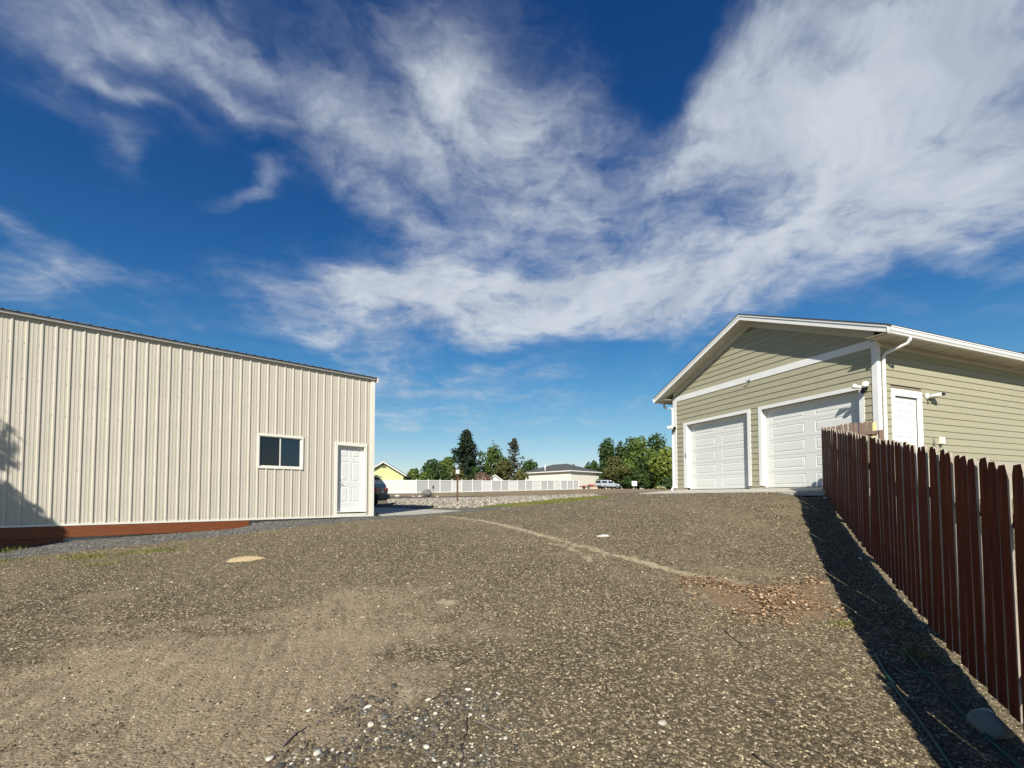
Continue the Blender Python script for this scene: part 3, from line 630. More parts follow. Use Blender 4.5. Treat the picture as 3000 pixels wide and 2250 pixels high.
# ------------------------------------------------------------------ garage (right)
GW, PK, SLP = 7.12, 3.575, .443
def roofz(s): return 5.614 - SLP * abs(s - PK)        # underside edge of the rake
def garage():
    T = thing('garage', 'olive lap sided garage with white trim and two white doors', 'garage', gp(0, 3.5, .2))
    fnF = lambda t, z, o: gp(-o, t, z); fnS = lambda t, z, o: gp(t, -o, z); EX = .1778; DEP = 10.4
    def plank(fn, t0, t1, z0, z1, e0=0, e1=0, nm='siding_plank'):
        mb = MB(); h = z1 - z0
        mb.hexa([fn(t0, z0, .027), fn(t1, z0, .027), fn(t1, z0, .0), fn(t0, z0, .0), fn(t0 + e0, z1 + .012, .009), fn(t1 - e1, z1 + .012, .009), fn(t1 - e1, z1 + .012, 0), fn(t0 + e0, z1 + .012, 0)])
        mb.build(nm, M_side, T)
    def row(fn, iv, z0, z1, rng, L=3.66):
        for a, b in iv:
            if b - a < .03: continue
            cuts = [a]; t = a + rng.uniform(.25, 1.0) * L
            while t < b - .35: cuts.append(t); t += L
            cuts.append(b)
            for p, q in zip(cuts[:-1], cuts[1:]): plank(fn, p + .0015, q - .0015, z0, z1)
    def minus(iv, cut):
        r = []
        for a, b in iv:
            if cut[1] <= a or cut[0] >= b: r.append((a, b)); continue
            if cut[0] > a: r.append((a, cut[0]))
            if cut[1] < b: r.append((cut[1], b))
        return r
    rng = random.Random(5)
    dR, dL, ZD = (.285, 3.325), (3.61, 6.585), 2.80
    for k in range(19):
        z0 = .3042 + k * EX; z1 = z0 + EX; iv = [(.10, 6.95)]
        if z0 < ZD - .02:
            for d in (dR, dL): iv = minus(iv, d)
        row(fnF, iv, z0, min(z1, 3.682), rng)
    z = 3.882
    while True:
        z1 = z + EX; hw0 = (5.614 - .17 - z) / SLP; hw1 = (5.614 - .17 - z1) / SLP
        if hw1 < .05: break
        a0, b0, a1, b1 = PK - hw0, PK + hw0, PK - hw1, PK + hw1
        cut = rng.uniform(.3, .7); tm = a0 + (b0 - a0) * cut
        if b0 - a0 > 3.6:
            plank(fnF, a0, tm, z, z1, e0=a1 - a0); plank(fnF, tm + .003, b0, z, z1, e1=b0 - b1)
        else: plank(fnF, a0, b0, z, z1, e0=a1 - a0, e1=b0 - b1)
        z = z1
    sd_ = (.485, 1.755)
    for k in range(15):
        z0 = 1.0156 + k * EX; iv = [(.11, DEP)]
        if z0 < 2.68: iv = minus(iv, sd_)
        row(fnS, iv, z0, min(z0 + EX, 3.69), rng)
    def bx(nm, a, b, c, m=M_white, par=T, bev=.004, fn=gp): mb = MB(); mb.box(fn, a, b, c); return mb.build(nm, m, par, bevel=bev)
    # wall cores behind the planks
    def core(nm, pts, off): mb = MB(); mb.prism(pts, off); return mb.build(nm, mat('sheathing', (.2, .17, .12), .9), T)
    for (a, b_, c0, c1) in [(.02, dR[0] + .1, .05, 3.9), (dR[1] - .1, dL[0] + .1, .05, 3.9), (dL[1] - .1, GW - .02, .05, 3.9), (dR[0], dL[1], ZD - .1, 3.9)]:
        mb = MB(); mb.box(gp, (.003, .10), (a, b_), (c0, c1)); mb.build('wall_core', mat('sheathing', (.2, .17, .12), .9), T)
    mb = MB(); mb.prism([gp(.003, .1, 3.9), gp(.003, GW - .1, 3.9), gp(.003, PK, 5.48)], GB * .1); mb.build('wall_core', MATS['sheathing'], T)
    for (a, b_, c0, c1) in [(.1, .55, -.3, 3.8), (1.7, DEP, -.3, 3.8), (.55, 1.7, 2.6, 3.8)]:
        mb = MB(); mb.box(gp, (a, b_), (.003, .10), (c0, c1)); mb.build('wall_core', MATS['sheathing'], T)
    mb = MB(); mb.box(gp, (.1, DEP), (GW - .10, GW - .01), (0, 3.8)); mb.build('side_wall', M_side, T)
    mb = MB(); mb.prism([gp(DEP, 0, -.2), gp(DEP, GW, -.2), gp(DEP, GW, 3.9), gp(DEP, PK, 5.4), gp(DEP, 0, 3.9)], GB * -.1); mb.build('back_wall', M_side, T)
    bx('foundation', (-.012, .0), (.02, .40), (-.1, .30), M_found); bx('foundation', (-.012, 0), (3.25, 3.70), (-.1, .30), M_found); bx('foundation', (-.012, 0), (6.45, GW - .02), (-.1, .30), M_found)
    bx('foundation', (0, .45), (-.012, 0), (-.6, 1.012), M_found); bx('foundation', (1.78, DEP), (-.014, 0), (-.6, 1.012), M_found); bx('door_step', (.45, 1.78), (-.30, .05), (-.6, .375), M_conc); bx('door_sill', (.632, 1.57), (-.05, .05), (.376, .437), M_metal)
    # corner boards, belly band, frieze
    bx('corner_board', (-.034, 0), (-.034, .098), (.30, 3.83)); bx('corner_board', (0.0, .105), (-.034, .0), (.90, 3.79)); bx('corner_board', (-.034, .0), (6.952, GW + .015), (.33, 3.86))
    bx('belly_band', (-.031, 0), (.10, 6.95), (3.684, 3.880)); bx('frieze_board', (.105, DEP), (-.030, 0), (3.675, 3.80), M_soffit)
    # rake: frieze on the wall, soffit panels, fascia, drip mould
    OV = .45
    for sg in (-1, 1):
        ends = (-.50 if sg < 0 else 7.70); f0, f1 = (PK, ends)
        p = [fnF(f0, roofz(f0) - .17, .0), fnF(f1 * .0 + (0.02 if sg < 0 else GW - .02), roofz(0.02 if sg < 0 else GW - .02) - .17, .0), fnF(0.02 if sg < 0 else GW - .02, roofz(0.02 if sg < 0 else GW - .02) + .02, .0), fnF(f0, roofz(f0) + .02, .0)]
        mb = MB(); mb.prism(p, GB * -.030); mb.build('rake_frieze', M_soffit, T)
        n = 15; L_ = abs(f1 - f0)
        for k in range(n):
            s0 = f0 + sg * L_ * (k + .012) / n; s1 = f0 + sg * L_ * (k + .988) / n
            mb = MB(); mb.hexa([fnF(s0, roofz(s0) + .012, .03), fnF(s1, roofz(s1) + .012, .03), fnF(s1, roofz(s1) + .012, OV - .02), fnF(s0, roofz(s0) + .012, OV - .02), fnF(s0, roofz(s0) + .024, .03), fnF(s1, roofz(s1) + .024, .03), fnF(s1, roofz(s1) + .024, OV - .02), fnF(s0, roofz(s0) + .024, OV - .02)])
            mb.build('soffit_panel', M_soffit, T)
        e = ends
        mb = MB(); q = [fnF(f0, roofz(f0), OV), fnF(e, roofz(e), OV), fnF(e, roofz(e) + .118, OV), fnF(f0, roofz(f0) + .118, OV)]; mb.prism(q, GB * .022); mb.build('rake_fascia', M_white, T)
        mb = MB(); q = [fnF(f0, roofz(f0) + .120, OV + .018), fnF(e, roofz(e) + .120, OV + .018), fnF(e, roofz(e) + .175, OV + .018), fnF(f0, roofz(f0) + .175, OV + .018)]; mb.prism(q, GB * .06); mb.build('drip_mould', M_white, T)
        # roof slab
        mb = MB(); e2 = e + sg * .03
        mb.hexa([fnF(f0, roofz(f0) + .176, OV + .03), fnF(e2, roofz(e2) + .176, OV + .03), fnF(e2, roofz(e2) + .176, -DEP - .4), fnF(f0, roofz(f0) + .176, -DEP - .4),
                 fnF(f0, roofz(f0) + .20, OV + .03), fnF(e2, roofz(e2) + .20, OV + .03), fnF(e2, roofz(e2) + .20, -DEP - .4), fnF(f0, roofz(f0) + .20, -DEP - .4)])
        mb.build('roof_slope', M_shingle, T)
        mb = MB(); mb.hexa([fnF(f0, roofz(f0) + .03, OV - .03), fnF(e, roofz(e) + .03, OV - .03), fnF(e, roofz(e) + .03, -DEP - .3), fnF(f0, roofz(f0) + .03, -DEP - .3), fnF(f0, roofz(f0) + .17, OV - .03), fnF(e, roofz(e) + .17, OV - .03), fnF(e, roofz(e) + .17, -DEP - .3), fnF(f0, roofz(f0) + .17, -DEP - .3)])
        mb.build('roof_deck', M_soffit, T)
    # eave soffit on the near side, with battens, and eave fascia
    for k in range(12):
        o0 = -.40 + k * .926; mb = MB(); mb.box(gp, (o0 + .045, min(o0 + .926, DEP)), (-.475, -.031), (3.800, 3.812)); mb.build('soffit_panel', M_soffit, T)
        mb = MB(); mb.box(gp, (o0 - .04, o0 + .045), (-.475, -.031), (3.806, 3.82)); mb.build('soffit_vent', mat('soffit_strip', (.33, .30, .22), .8), T)
    bx('eave_fascia', (-OV + .024, DEP), (-.50, -.478), (3.775, 3.93)); bx('eave_fascia', (-OV + .024, DEP), (7.68, 7.70), (3.775, 3.93)); bx('soffit_panel', (-OV + .03, DEP), (GW, 7.676), (3.80, 3.812), M_soffit)
    def gutter(s_, sg):
        mb = MB(); pr = [(0, 3.945), (0, 3.80), (.02, 3.768), (.065, 3.768), (.072, 3.80), (.092, 3.835), (.092, 3.90), (.104, 3.905), (.104, 3.93), (.086, 3.935), (.086, 3.93), (.012, 3.79)]
        mb.prism([gp(-OV - .015, s_ + sg * a, z) for a, z in pr], GB * (DEP + OV)); return mb.build('gutter', M_white, T)
    gutter(-.501, -1); gutter(7.701, 1)
    # downspouts: outlet under the gutter, slanted run, vertical run on the corner
    def spout(pts, w=.036, d=.028):
        mb = MB(); P = [Vector(p) for p in pts]; rings = []
        for k, p in enumerate(P):
            dd = (P[min(k + 1, len(P) - 1)] - P[max(k - 1, 0)]).normalized(); x = Vector(GB); x = (x - dd * x.dot(dd)).normalized(); y = dd.cross(x); i = len(mb.v)
            for a, b_ in [(-w, -d), (w, -d), (w, d), (-w, d)]: mb.v.append(tuple(p + x * a + y * b_))
            rings.append(i)
        for a, b_ in zip(rings[:-1], rings[1:]):
            for q in range(4): mb.f.append((a + q, a + (q + 1) % 4, b_ + (q + 1) % 4, b_ + q)); mb.m.append(0); mb.sm.append(False)
        mb.f.append(tuple(rings[0] + q for q in range(4))); mb.f.append(tuple(rings[-1] + q for q in range(4))); mb.m += [0, 0]; mb.sm += [False] * 2
        return mb.build('downspout', M_white, T, bevel=.008)
    spout([gp(.30, -.545, 3.775), gp(.30, -.545, 3.70), gp(.285, -.50, 3.63), gp(.165, -.115, 3.50), gp(.155, -.068, 3.43), gp(.155, -.066, 3.2), gp(.155, -.066, .1)])
    spout([gp(.02, 7.70, 3.775), gp(.02, 7.70, 3.68), gp(.01, 7.64, 3.58), gp(-.02, 7.20, 3.48), gp(-.03, 7.155, 3.40), gp(-.03, 7.155, .5), gp(-.06, 7.13, .38), gp(-.20, 7.08, .24)])
    # garage doors
    def gdoor(t0, t1, cO, cI, zc=.265, ztop=2.70):
        mb = MB(); zb = .335
        mb.box(gp, (-.036, .0), (cO, t0), (zb, ztop + .10)); mb.box(gp, (-.036, 0), (t1, cI), (zb, ztop + .10)); mb.box(gp, (-.036, 0), (t0, t1), (ztop, ztop + .10))
        mb.box(gp, (-.030, .14), (t0 - .012, t0 + .0), (zb + .003, ztop)); mb.box(gp, (-.030, .14), (t1, t1 + .012), (zb + .003, ztop)); mb.box(gp, (-.03, .14), (t0, t1), (ztop + .002, ztop + .014))
        mb.box(gp, (.09, .135), (t0, t0 + .045), (zc + .01, ztop)); mb.box(gp, (.09, .135), (t1 - .045, t1), (zc + .01, ztop)); mb.box(gp, (.09, .135), (t0 + .045, t1 - .045), (ztop - .04, ztop))
        mb.build('door_casing', M_white, T, bevel=.003)
        D = None; n = 5; hh = (ztop - zc) / n; fn = lambda t, z, o: gp(.148 - o, t, z)
        dm = MB(); dm.box(gp, (.165, .18), (t0 - .01, t1 + .01), (zc, ztop)); D = dm.build('garage_door', M_gdoor, T)
        st = [(0, 0), (.014, -.007), (.030, -.007), (.048, .002), (.06, .002)]
        for k in range(n):
            z0 = zc + k * hh + .003; z1 = zc + (k + 1) * hh - .003; mb = MB(); tm = (t0 + t1) / 2
            for (a, b_, pa, pb) in [(t0, tm, t0 + .23, tm - .15), (tm, t1, tm + .15, t1 - .23)]: mb.cell(fn, (a, b_), (z0, z1), (pa, pb), (z0 + .085, z1 - .085), st)
            for zz in (z0, z1): mb.face([fn(t0, zz, 0), fn(t1, zz, 0), fn(t1, zz, -.016), fn(t0, zz, -.016)])
            mb.build('door_section', M_gdoor, D, fix=False)
        mb = MB(); mb.box(gp, (.142, .17), (t0, t1), (zc - .02, zc + .012)); mb.build('weather_seal', M_blk, D)
    gdoor(.40, 3.215, .285, 3.325); gdoor(3.725, 6.41, 3.61, 6.585)
    mb = MB(); mb.box(gp, (.6, .62), (.2, 6.9), (0, 2.9)); mb.build('inner_partition', M_blk, T)
    # side door
    X0, X1, Z1, Z0 = .485, 1.755, 2.690, .38; mb = MB()
    mb.box(gp, (X0, X1), (-.036, .0), (Z1 - .17, Z1)); mb.box(gp, (X0, X0 + .145), (-.036, .0), (Z0, Z1 - .17)); mb.box(gp, (X1 - .185, X1), (-.036, .0), (Z0, Z1 - .17))
    mb.build('door_casing', M_white, T, bevel=.004)
    a0, a1, c0, c1 = X0 + .147, X1 - .187, .44, Z1 - .19; m = MB(); fn = lambda t, z, o: gp(t, .014 - o, z); st = [(0, 0), (.014, -.009), (.024, -.009), (.042, .001)]; cw = (a1 - a0) / 2
    for k in range(2):
        tA, tB = a0 + k * cw, a0 + (k + 1) * cw; pa, pb = (tA + .11, tB - .05) if k == 0 else (tA + .05, tB - .11)
        for zA, zB, za, zc in [(c0, c0 + .95, c0 + .25, c0 + .85), (c0 + .95, c0 + 1.62, c0 + 1.03, c0 + 1.54), (c0 + 1.62, c1, c0 + 1.68, c1 - .12)]: m.cell(fn, (tA, tB), (zA, zB), (pa, pb), (za, zc), st)
    dr = m.build('side_door', M_door, T); k = MB(); kx, kz = a0 + .07, 1.31
    k.tube([gp(kx, .012, kz), gp(kx, -.03, kz), gp(kx, -.05, kz)], [.03, .03, .014], 10); k.tube([gp(kx, -.05, kz), gp(kx + .12, -.055, kz - .004)], .010, 8); k.build('door_lever', M_metal, dr)
    mb = MB(); mb.box(gp, (a0, a1), (.05, .06), (c0, c1)); mb.build('door_backing', M_blk, T)
    # small fixtures fastened to the trim
    mb = MB(); mb.box(gp, (-.050, -.037), (6.455, 6.50), (1.48, 1.66)); kp = mb.build('keypad', M_metal, T, bevel=.004)
    mb = MB(); mb.tube([gp(-.03, 3.60, 3.70), gp(-.10, 3.60, 3.67)], .012, 6); mb.tube([gp(-.10, 3.60, 3.67), gp(-.13, 3.66, 3.73)], .012, 6); mb.tube([gp(-.10, 3.60, 3.67), gp(-.13, 3.52, 3.73)], .012, 6); mb.build('hook_bracket', M_blk, T)
    return T
garage()
def apron():
    mb = MB(); mb.hexa([gp(-1.5, -.15, .02), gp(-1.5, 7.4, .02), gp(.16, 7.4, .0), gp(.16, -.15, .0), gp(-1.5, -.15, .138), gp(-1.5, 7.4, .135), gp(.16, 7.4, .258), gp(.16, -.15, .258)])
    o = mb.build('concrete_apron', M_conc, None, origin=gp(-.7, 3.5, .1), bevel=.012); o['kind'] = 'structure'
apron()
# ---- lights and boxes on the garage
def flood(name, label, base, outw, dirs, kind):
    T = thing(name, label, 'floodlight', base); B_ = Vector(base); ov = Vector(outw)
    mb = MB(); mb.tube([B_ - ov * .002, B_ + ov * .05], .062, 14); mb.tube([B_ + ov * .05, B_ + ov * .09], [.05, .03], 12); mb.build('base', M_blk if kind == 'dark' else M_ped, T)
    for d in dirs:
        d = Vector(d).normalized(); j = B_ + ov * .09 + d * .05
        mb = MB(); mb.tube([B_ + ov * .07, j], .016, 8); mb.build('arm', M_blk if kind == 'dark' else M_ped, T)
        mb = MB(); mb.tube([j - d * .01, j + d * .03, j + d * .09, j + d * .15, j + d * .165], [.022, .036, .048, .064, .066], 16); hd = mb.build('lamp_head', M_ped, T)
        mb = MB(); mb.tube([j + d * .166, j + d * .172], .058, 16); mb.build('lens', mat('lamp_lens', (.62, .60, .48), .25), hd)
    if kind == 'dark':
        mb = MB(); q = B_ + ov * .06 - Vector((0, 0, .085)); mb.tube([q - ov * .03, q + ov * .04, q + ov * .07], [.05, .055, .03], 12); mb.build('motion_sensor', M_blk, T)
    return T
outF, outS = -GB, -GA
flood('floodlight', 'twin headed floodlight with dark sensor above the right garage door', gp(-.037, .245, 2.70), outF, [outF * .5 + GA * .8 + np.array([0, 0, .35]), outF * .75 - GA * .75 + np.array([0, 0, .30])], 'dark')
flood('floodlight', 'twin headed floodlight on the far left corner board of the garage', gp(-.037, 7.02, 2.67), outF, [outF * .8 + GA * .6 + np.array([0, 0, .1]), outF * .8 - GA * .5 + np.array([0, 0, .1])], 'dark')
def sidelight():
    T = thing('security_light', 'small white security light beside the garage side door', 'light', gp(1.98, -.022, 2.60)); B_ = Vector(gp(1.98, -.020, 2.60)); ov = Vector(outS)
    mb = MB(); mb.tube([B_, B_ + ov * .03, B_ + ov * .045], [.085, .08, .05], 16); mb.build('base', M_ped, T)
    mb = MB(); j = B_ + ov * .12 + Vector(GB) * .10; mb.tube([B_ + ov * .03, j], .022, 8); mb.build('arm', M_ped, T)
    mb = MB(); fr = frame((j.x, j.y, j.z), GYAW); mb.hexa([fr(-.02, -.07, -.02), fr(.22, -.12, .0), fr(.22, .03, .0), fr(-.02, .05, -.02), fr(-.02, -.07, .05), fr(.22, -.12, .09), fr(.22, .03, .09), fr(-.02, .05, .05)]); hd = mb.build('lamp_head', M_ped, T, bevel=.012)
    mb = MB(); mb.box(fr, (.10, .20), (-.135, -.100), (.012, .07)); mb.build('lens', M_blk, hd)
    mb = MB(); mb.tube([B_ + ov * .06 - Vector((0, 0, .05)), B_ + ov * .075 - Vector((0, 0, .13))], [.03, .025], 10); mb.build('motion_sensor', M_blk, T)
sidelight()
def outlet():
    T = thing('outlet_box', 'white outdoor outlet box with grey conduit on the side wall', 'outlet', gp(2.49, -.022, 1.40)); mb = MB(); mb.box(gp, (2.42, 2.56), (-.11, -.021), (1.37, 1.55)); mb.build('cover', M_ped, T, bevel=.012)
    mb = MB(); mb.tube([gp(2.20, -.035, 1.53), gp(2.20, -.05, 1.36), gp(2.26, -.06, .98)], .024, 8); mb.tube([gp(2.49, -.05, 1.38), gp(2.47, -.055, 1.30)], .02, 8); mb.build('conduit', mat('grey_conduit', (.20, .195, .16), .7), T)
outlet()
# ------------------------------------------------------------------ cedar picket fence (right foreground)
def picket_mesh(name, w, h, t, mats, seed):
    r = random.Random(seed); mb = MB(); ear = .035 + r.uniform(-.006, .006); e2 = ear + r.uniform(-.01, .01)
    ear = min(ear, w * .3); e2 = min(e2, w * .3); P = [(-w / 2, 0), (w / 2, 0), (w / 2 + r.uniform(-.002, .002), h * .5), (w / 2, h - e2), (w / 2 - ear * .75, h + r.uniform(-.004, .002)), (-w / 2 + ear * .7, h), (-w / 2, h - ear), (-w / 2 + r.uniform(-.003, .003), h * .45)]
    n = len(P); f = [(x, -t / 2, z) for x, z in P]; b = [(x, t / 2, z) for x, z in P]
    mb.v = f + b; mb.f = [tuple(range(n)), tuple(range(2 * n - 1, n - 1, -1))]; mb.m = [0, 0]; mb.sm = [False, False]
    for k in range(n):
        j = (k + 1) % n; mb.f.append((k, j, n + j, n + k)[::-1]); mb.m.append(1); mb.sm.append(False)
    me = bpy.data.meshes.new(name); me.from_pydata(mb.v, [], mb.f)
    for m in mats: me.materials.append(m)
    me.polygons.foreach_set('material_index', mb.m)
    b_ = bmesh.new(); b_.from_mesh(me); bmesh.ops.recalc_face_normals(b_, faces=b_.faces); b_.to_mesh(me); b_.free(); me.update(); return me
PV = [picket_mesh('picket', .136 + .003 * (k % 3), 1.0, .017, [M_pick, M_pickedge], k) for k in range(6)]
PW = [picket_mesh('picket_weathered', (.076 + .003 * (k % 2)), 1.0, .017, [M_pickw, M_pickedge], 20 + k) for k in range(4)]
PR = picket_mesh('picket_raw', .075, 1.0, .017, [M_pickraw, M_pickraw], 31)
def put_picket(T, me, p, ang, h, tilt=0, name='picket', lean=0):
    o = bpy.data.objects.new(name, me); COL.objects.link(o); o.parent = T; w = T['_w']; o.location = (p[0] - w[0], p[1] - w[1], p[2] - w[2]); o.rotation_euler = (lean, tilt, ang); o.scale = (1, 1, h); return o
def fence():
    T = thing('picket_fence', 'reddish brown dog eared picket fence climbing the slope at right', 'fence', (FP0[0], FP0[1], fbase(0) + H)); rng = random.Random(4)
    ang = math.atan2(FD[1], FD[0]); t = -3.4; i = 0; top = lambda t: FS * (.22 + (1.771 - .22) / 9.3875 * t / FS) + .02
    ts = [-.19]
    while ts[-1] > -3.4: ts.append(ts[-1] - .1585 + rng.uniform(-.005, .006))
    t = -.015
    while t < 8.95: ts.append(t); t += .1585 + rng.uniform(-.005, .006)
    for t in sorted(ts):
        p = FP0 + FD * t; zg = fbase(t) + rng.uniform(.015, .065); zt = top(t) + rng.uniform(-.016, .016)
        me = PV[rng.randrange(6)]; put_picket(T, me, (p[0] + FN[0] * .012, p[1] + FN[1] * .012, zg + H), ang, zt - zg, rng.gauss(0, .006), lean=rng.gauss(0, .006))
    for hh in (.29, 1.31):
        t = -3.5
        while t < 8.9:
            t1 = min(t + 2.43, 8.97); mb = MB(); A = FP0 + FD * t; B_ = FP0 + FD * t1; za = fbase(t) + hh + H; zb = fbase(t1) + hh + H
            n0 = FN * -.002; n1 = FN * -.040
            mb.hexa([A + n0 + (0, 0, za), B_ + n0 + (0, 0, zb), B_ + n1 + (0, 0, zb), A + n1 + (0, 0, za), A + n0 + (0, 0, za + .088), B_ + n0 + (0, 0, zb + .088), B_ + n1 + (0, 0, zb + .088), A + n1 + (0, 0, za + .088)])
            mb.build('rail', M_pick, T, bevel=.004); t = t1 + .004
    for t in (-3.4, -1.0, 1.42, 3.85, 6.28, 8.85):
        p = FP0 + FD * t; mb = MB(); fr = frame((p[0], p[1], H), ang); mb.box(fr, (-.045, .045), (-.135, -.045), (fbase(t) - .3, top(t) - .12)); mb.build('post', M_pickw, T, bevel=.004)
    return T
fence()
def return_fence():
    A = np.array([7.62, 11.0, 0.0]); d = np.array([.891, -.454, 0]); ang = math.atan2(d[1], d[0])
    T = thing('fence_return', 'short weathered fence return and gate leaf by the garage corner', 'fence', (A[0], A[1], h1(A[0], A[1]))); rng = random.Random(9); zg = -.06
    for t, zt in [(.07, 1.70), (.155, 1.70), (.24, 1.705), (.323, 1.72), (.407, 1.74), (.49, 1.755), (.573, 1.775), (.655, 1.775)]:
        p = A + d * t; put_picket(T, PW[rng.randrange(4)], (p[0], p[1], zg + H), ang, zt - zg, rng.gauss(0, .006))
    for t, zt, me in [(.775, 1.76, PW[3]), (.850, 1.775, PW[0]), (.94, 1.77, PW[2]), (1.025, 1.76, PR)]:
        p = A + d * t; put_picket(T, me, (p[0], p[1], zg + H), ang, zt - zg, rng.gauss(0, .01))
    fr = frame((A[0], A[1], H), ang)
    for z in (.25, 1.46):
        mb = MB(); mb.box(fr, (.73, 1.10), (-.055, -.012), (z, z + .085)); mb.build('rail', M_pickw, T, bevel=.004); mb = MB(); mb.box(fr, (0, .69), (.010, .050), (z, z + .085)); mb.build('rail', M_pickw, T, bevel=.004)
    mb = MB(); mb.box(fr, (1.10, 1.185), (-.09, .0), (-.2, 1.55)); mb.build('post', M_pickw, T, bevel=.004)
    return T
return_fence()
# ------------------------------------------------------------------ white vinyl fence far behind
def vinyl():
    p0 = at(1130, 1446, 56.5); p1 = at(1220, 1445.5, 61); p2 = at(1695, 1434, 89)
    us = [1220, 1255, 1289, 1324, 1353, 1384, 1412, 1440, 1468, 1491, 1516, 1540, 1561, 1584, 1604, 1623, 1643, 1662, 1679, 1695]
    T = thing('vinyl_fence', 'long white vinyl privacy fence beyond the bare field', 'fence', (p1[0], p1[1], h1(p1[0], p1[1])))
    def onl(u):                # post on the line p1-p2
        r = ray(u, 1440); k = r[0] / r[1]; d = p2 - p1; t = (k * p1[1] - p1[0]) / (d[0] - k * d[1]); q = p1 + d * t; return np.array([q[0], q[1], 0])
    pts = [onl(u) for u in us]
    q0 = np.array([p1[0] - 8.4, p1[1] - 1.0, 0]); lft = [np.array([p1[0], p1[1], 0]) + (q0 - np.array([p1[0], p1[1], 0])) * k / 4 for k in range(4, 0, -1)]
    kinds = 'LLLL' + 'GGGWGGWGGWGGWGGWGGG'; allp = lft + pts
    top = lambda p: H + float(np.interp(p[1], [56, 61, 73, 89], [2.16, 2.33, 2.72, 3.30]))
    def base(p): return top(p) - 1.86
    for p in allp:
        mb = MB(); a = .064; z0, z1 = base(p) - .25, top(p) + .06; mb.box(frame((p[0], p[1], 0), .5), (-a, a), (-a, a), (z0, z1)); mb.build('post', M_vinyl, T)
        mb = MB(); q = [(p[0] - .085, p[1] - .085, z1), (p[0] + .085, p[1] - .085, z1), (p[0] + .085, p[1] + .085, z1), (p[0] - .085, p[1] + .085, z1)]
        for k in range(4): mb.face([q[k], q[(k + 1) % 4], (p[0], p[1], z1 + .07)])
        mb.face(q); mb.build('post_cap', M_vinyl, T)
    for (A, B_, kd) in zip(allp[:-1], allp[1:], kinds):
        d = B_ - A; L_ = np.linalg.norm(d); d /= L_; n = np.array([-d[1], d[0], 0]); za, zb = base(A), base(B_)
        def fn(x, y, z): q = A + d * x + n * y; return (q[0], q[1], za + (zb - za) * x / L_ + z)
        for (c0, c1) in [(0.06, .22), (1.68, 1.84)] + ([(.86, .93)] if kd == 'W' else []):
            mb = MB(); mb.box(fn, (.066, L_ - .066), (-.045, .045), (c0, c1)); mb.build('rail', M_vinyl, T)
        if kd == 'W': mb = MB(); mb.box(fn, (.066, L_ - .066), (-.030, .02), (.22, 1.68)); mb.build('panel', M_vinyl, T)
        else:
            nb = 11; w = (L_ - .132) / nb
            mb = MB()
            for k in range(nb): mb.box(fn, (.066 + k * w + .006, .066 + (k + 1) * w - .006), (-.012, .012), (.22, 1.68))
            mb.build('board_panel', mat('toned_vinyl_board', (.56, .56, .50), .5, var=.03) if kd == 'L' else M_vinylg, T, fix=False)['kind'] = 'stuff'  # sun-facing boards toned greyer in colour so boards and posts stand out
    return T
vinyl()
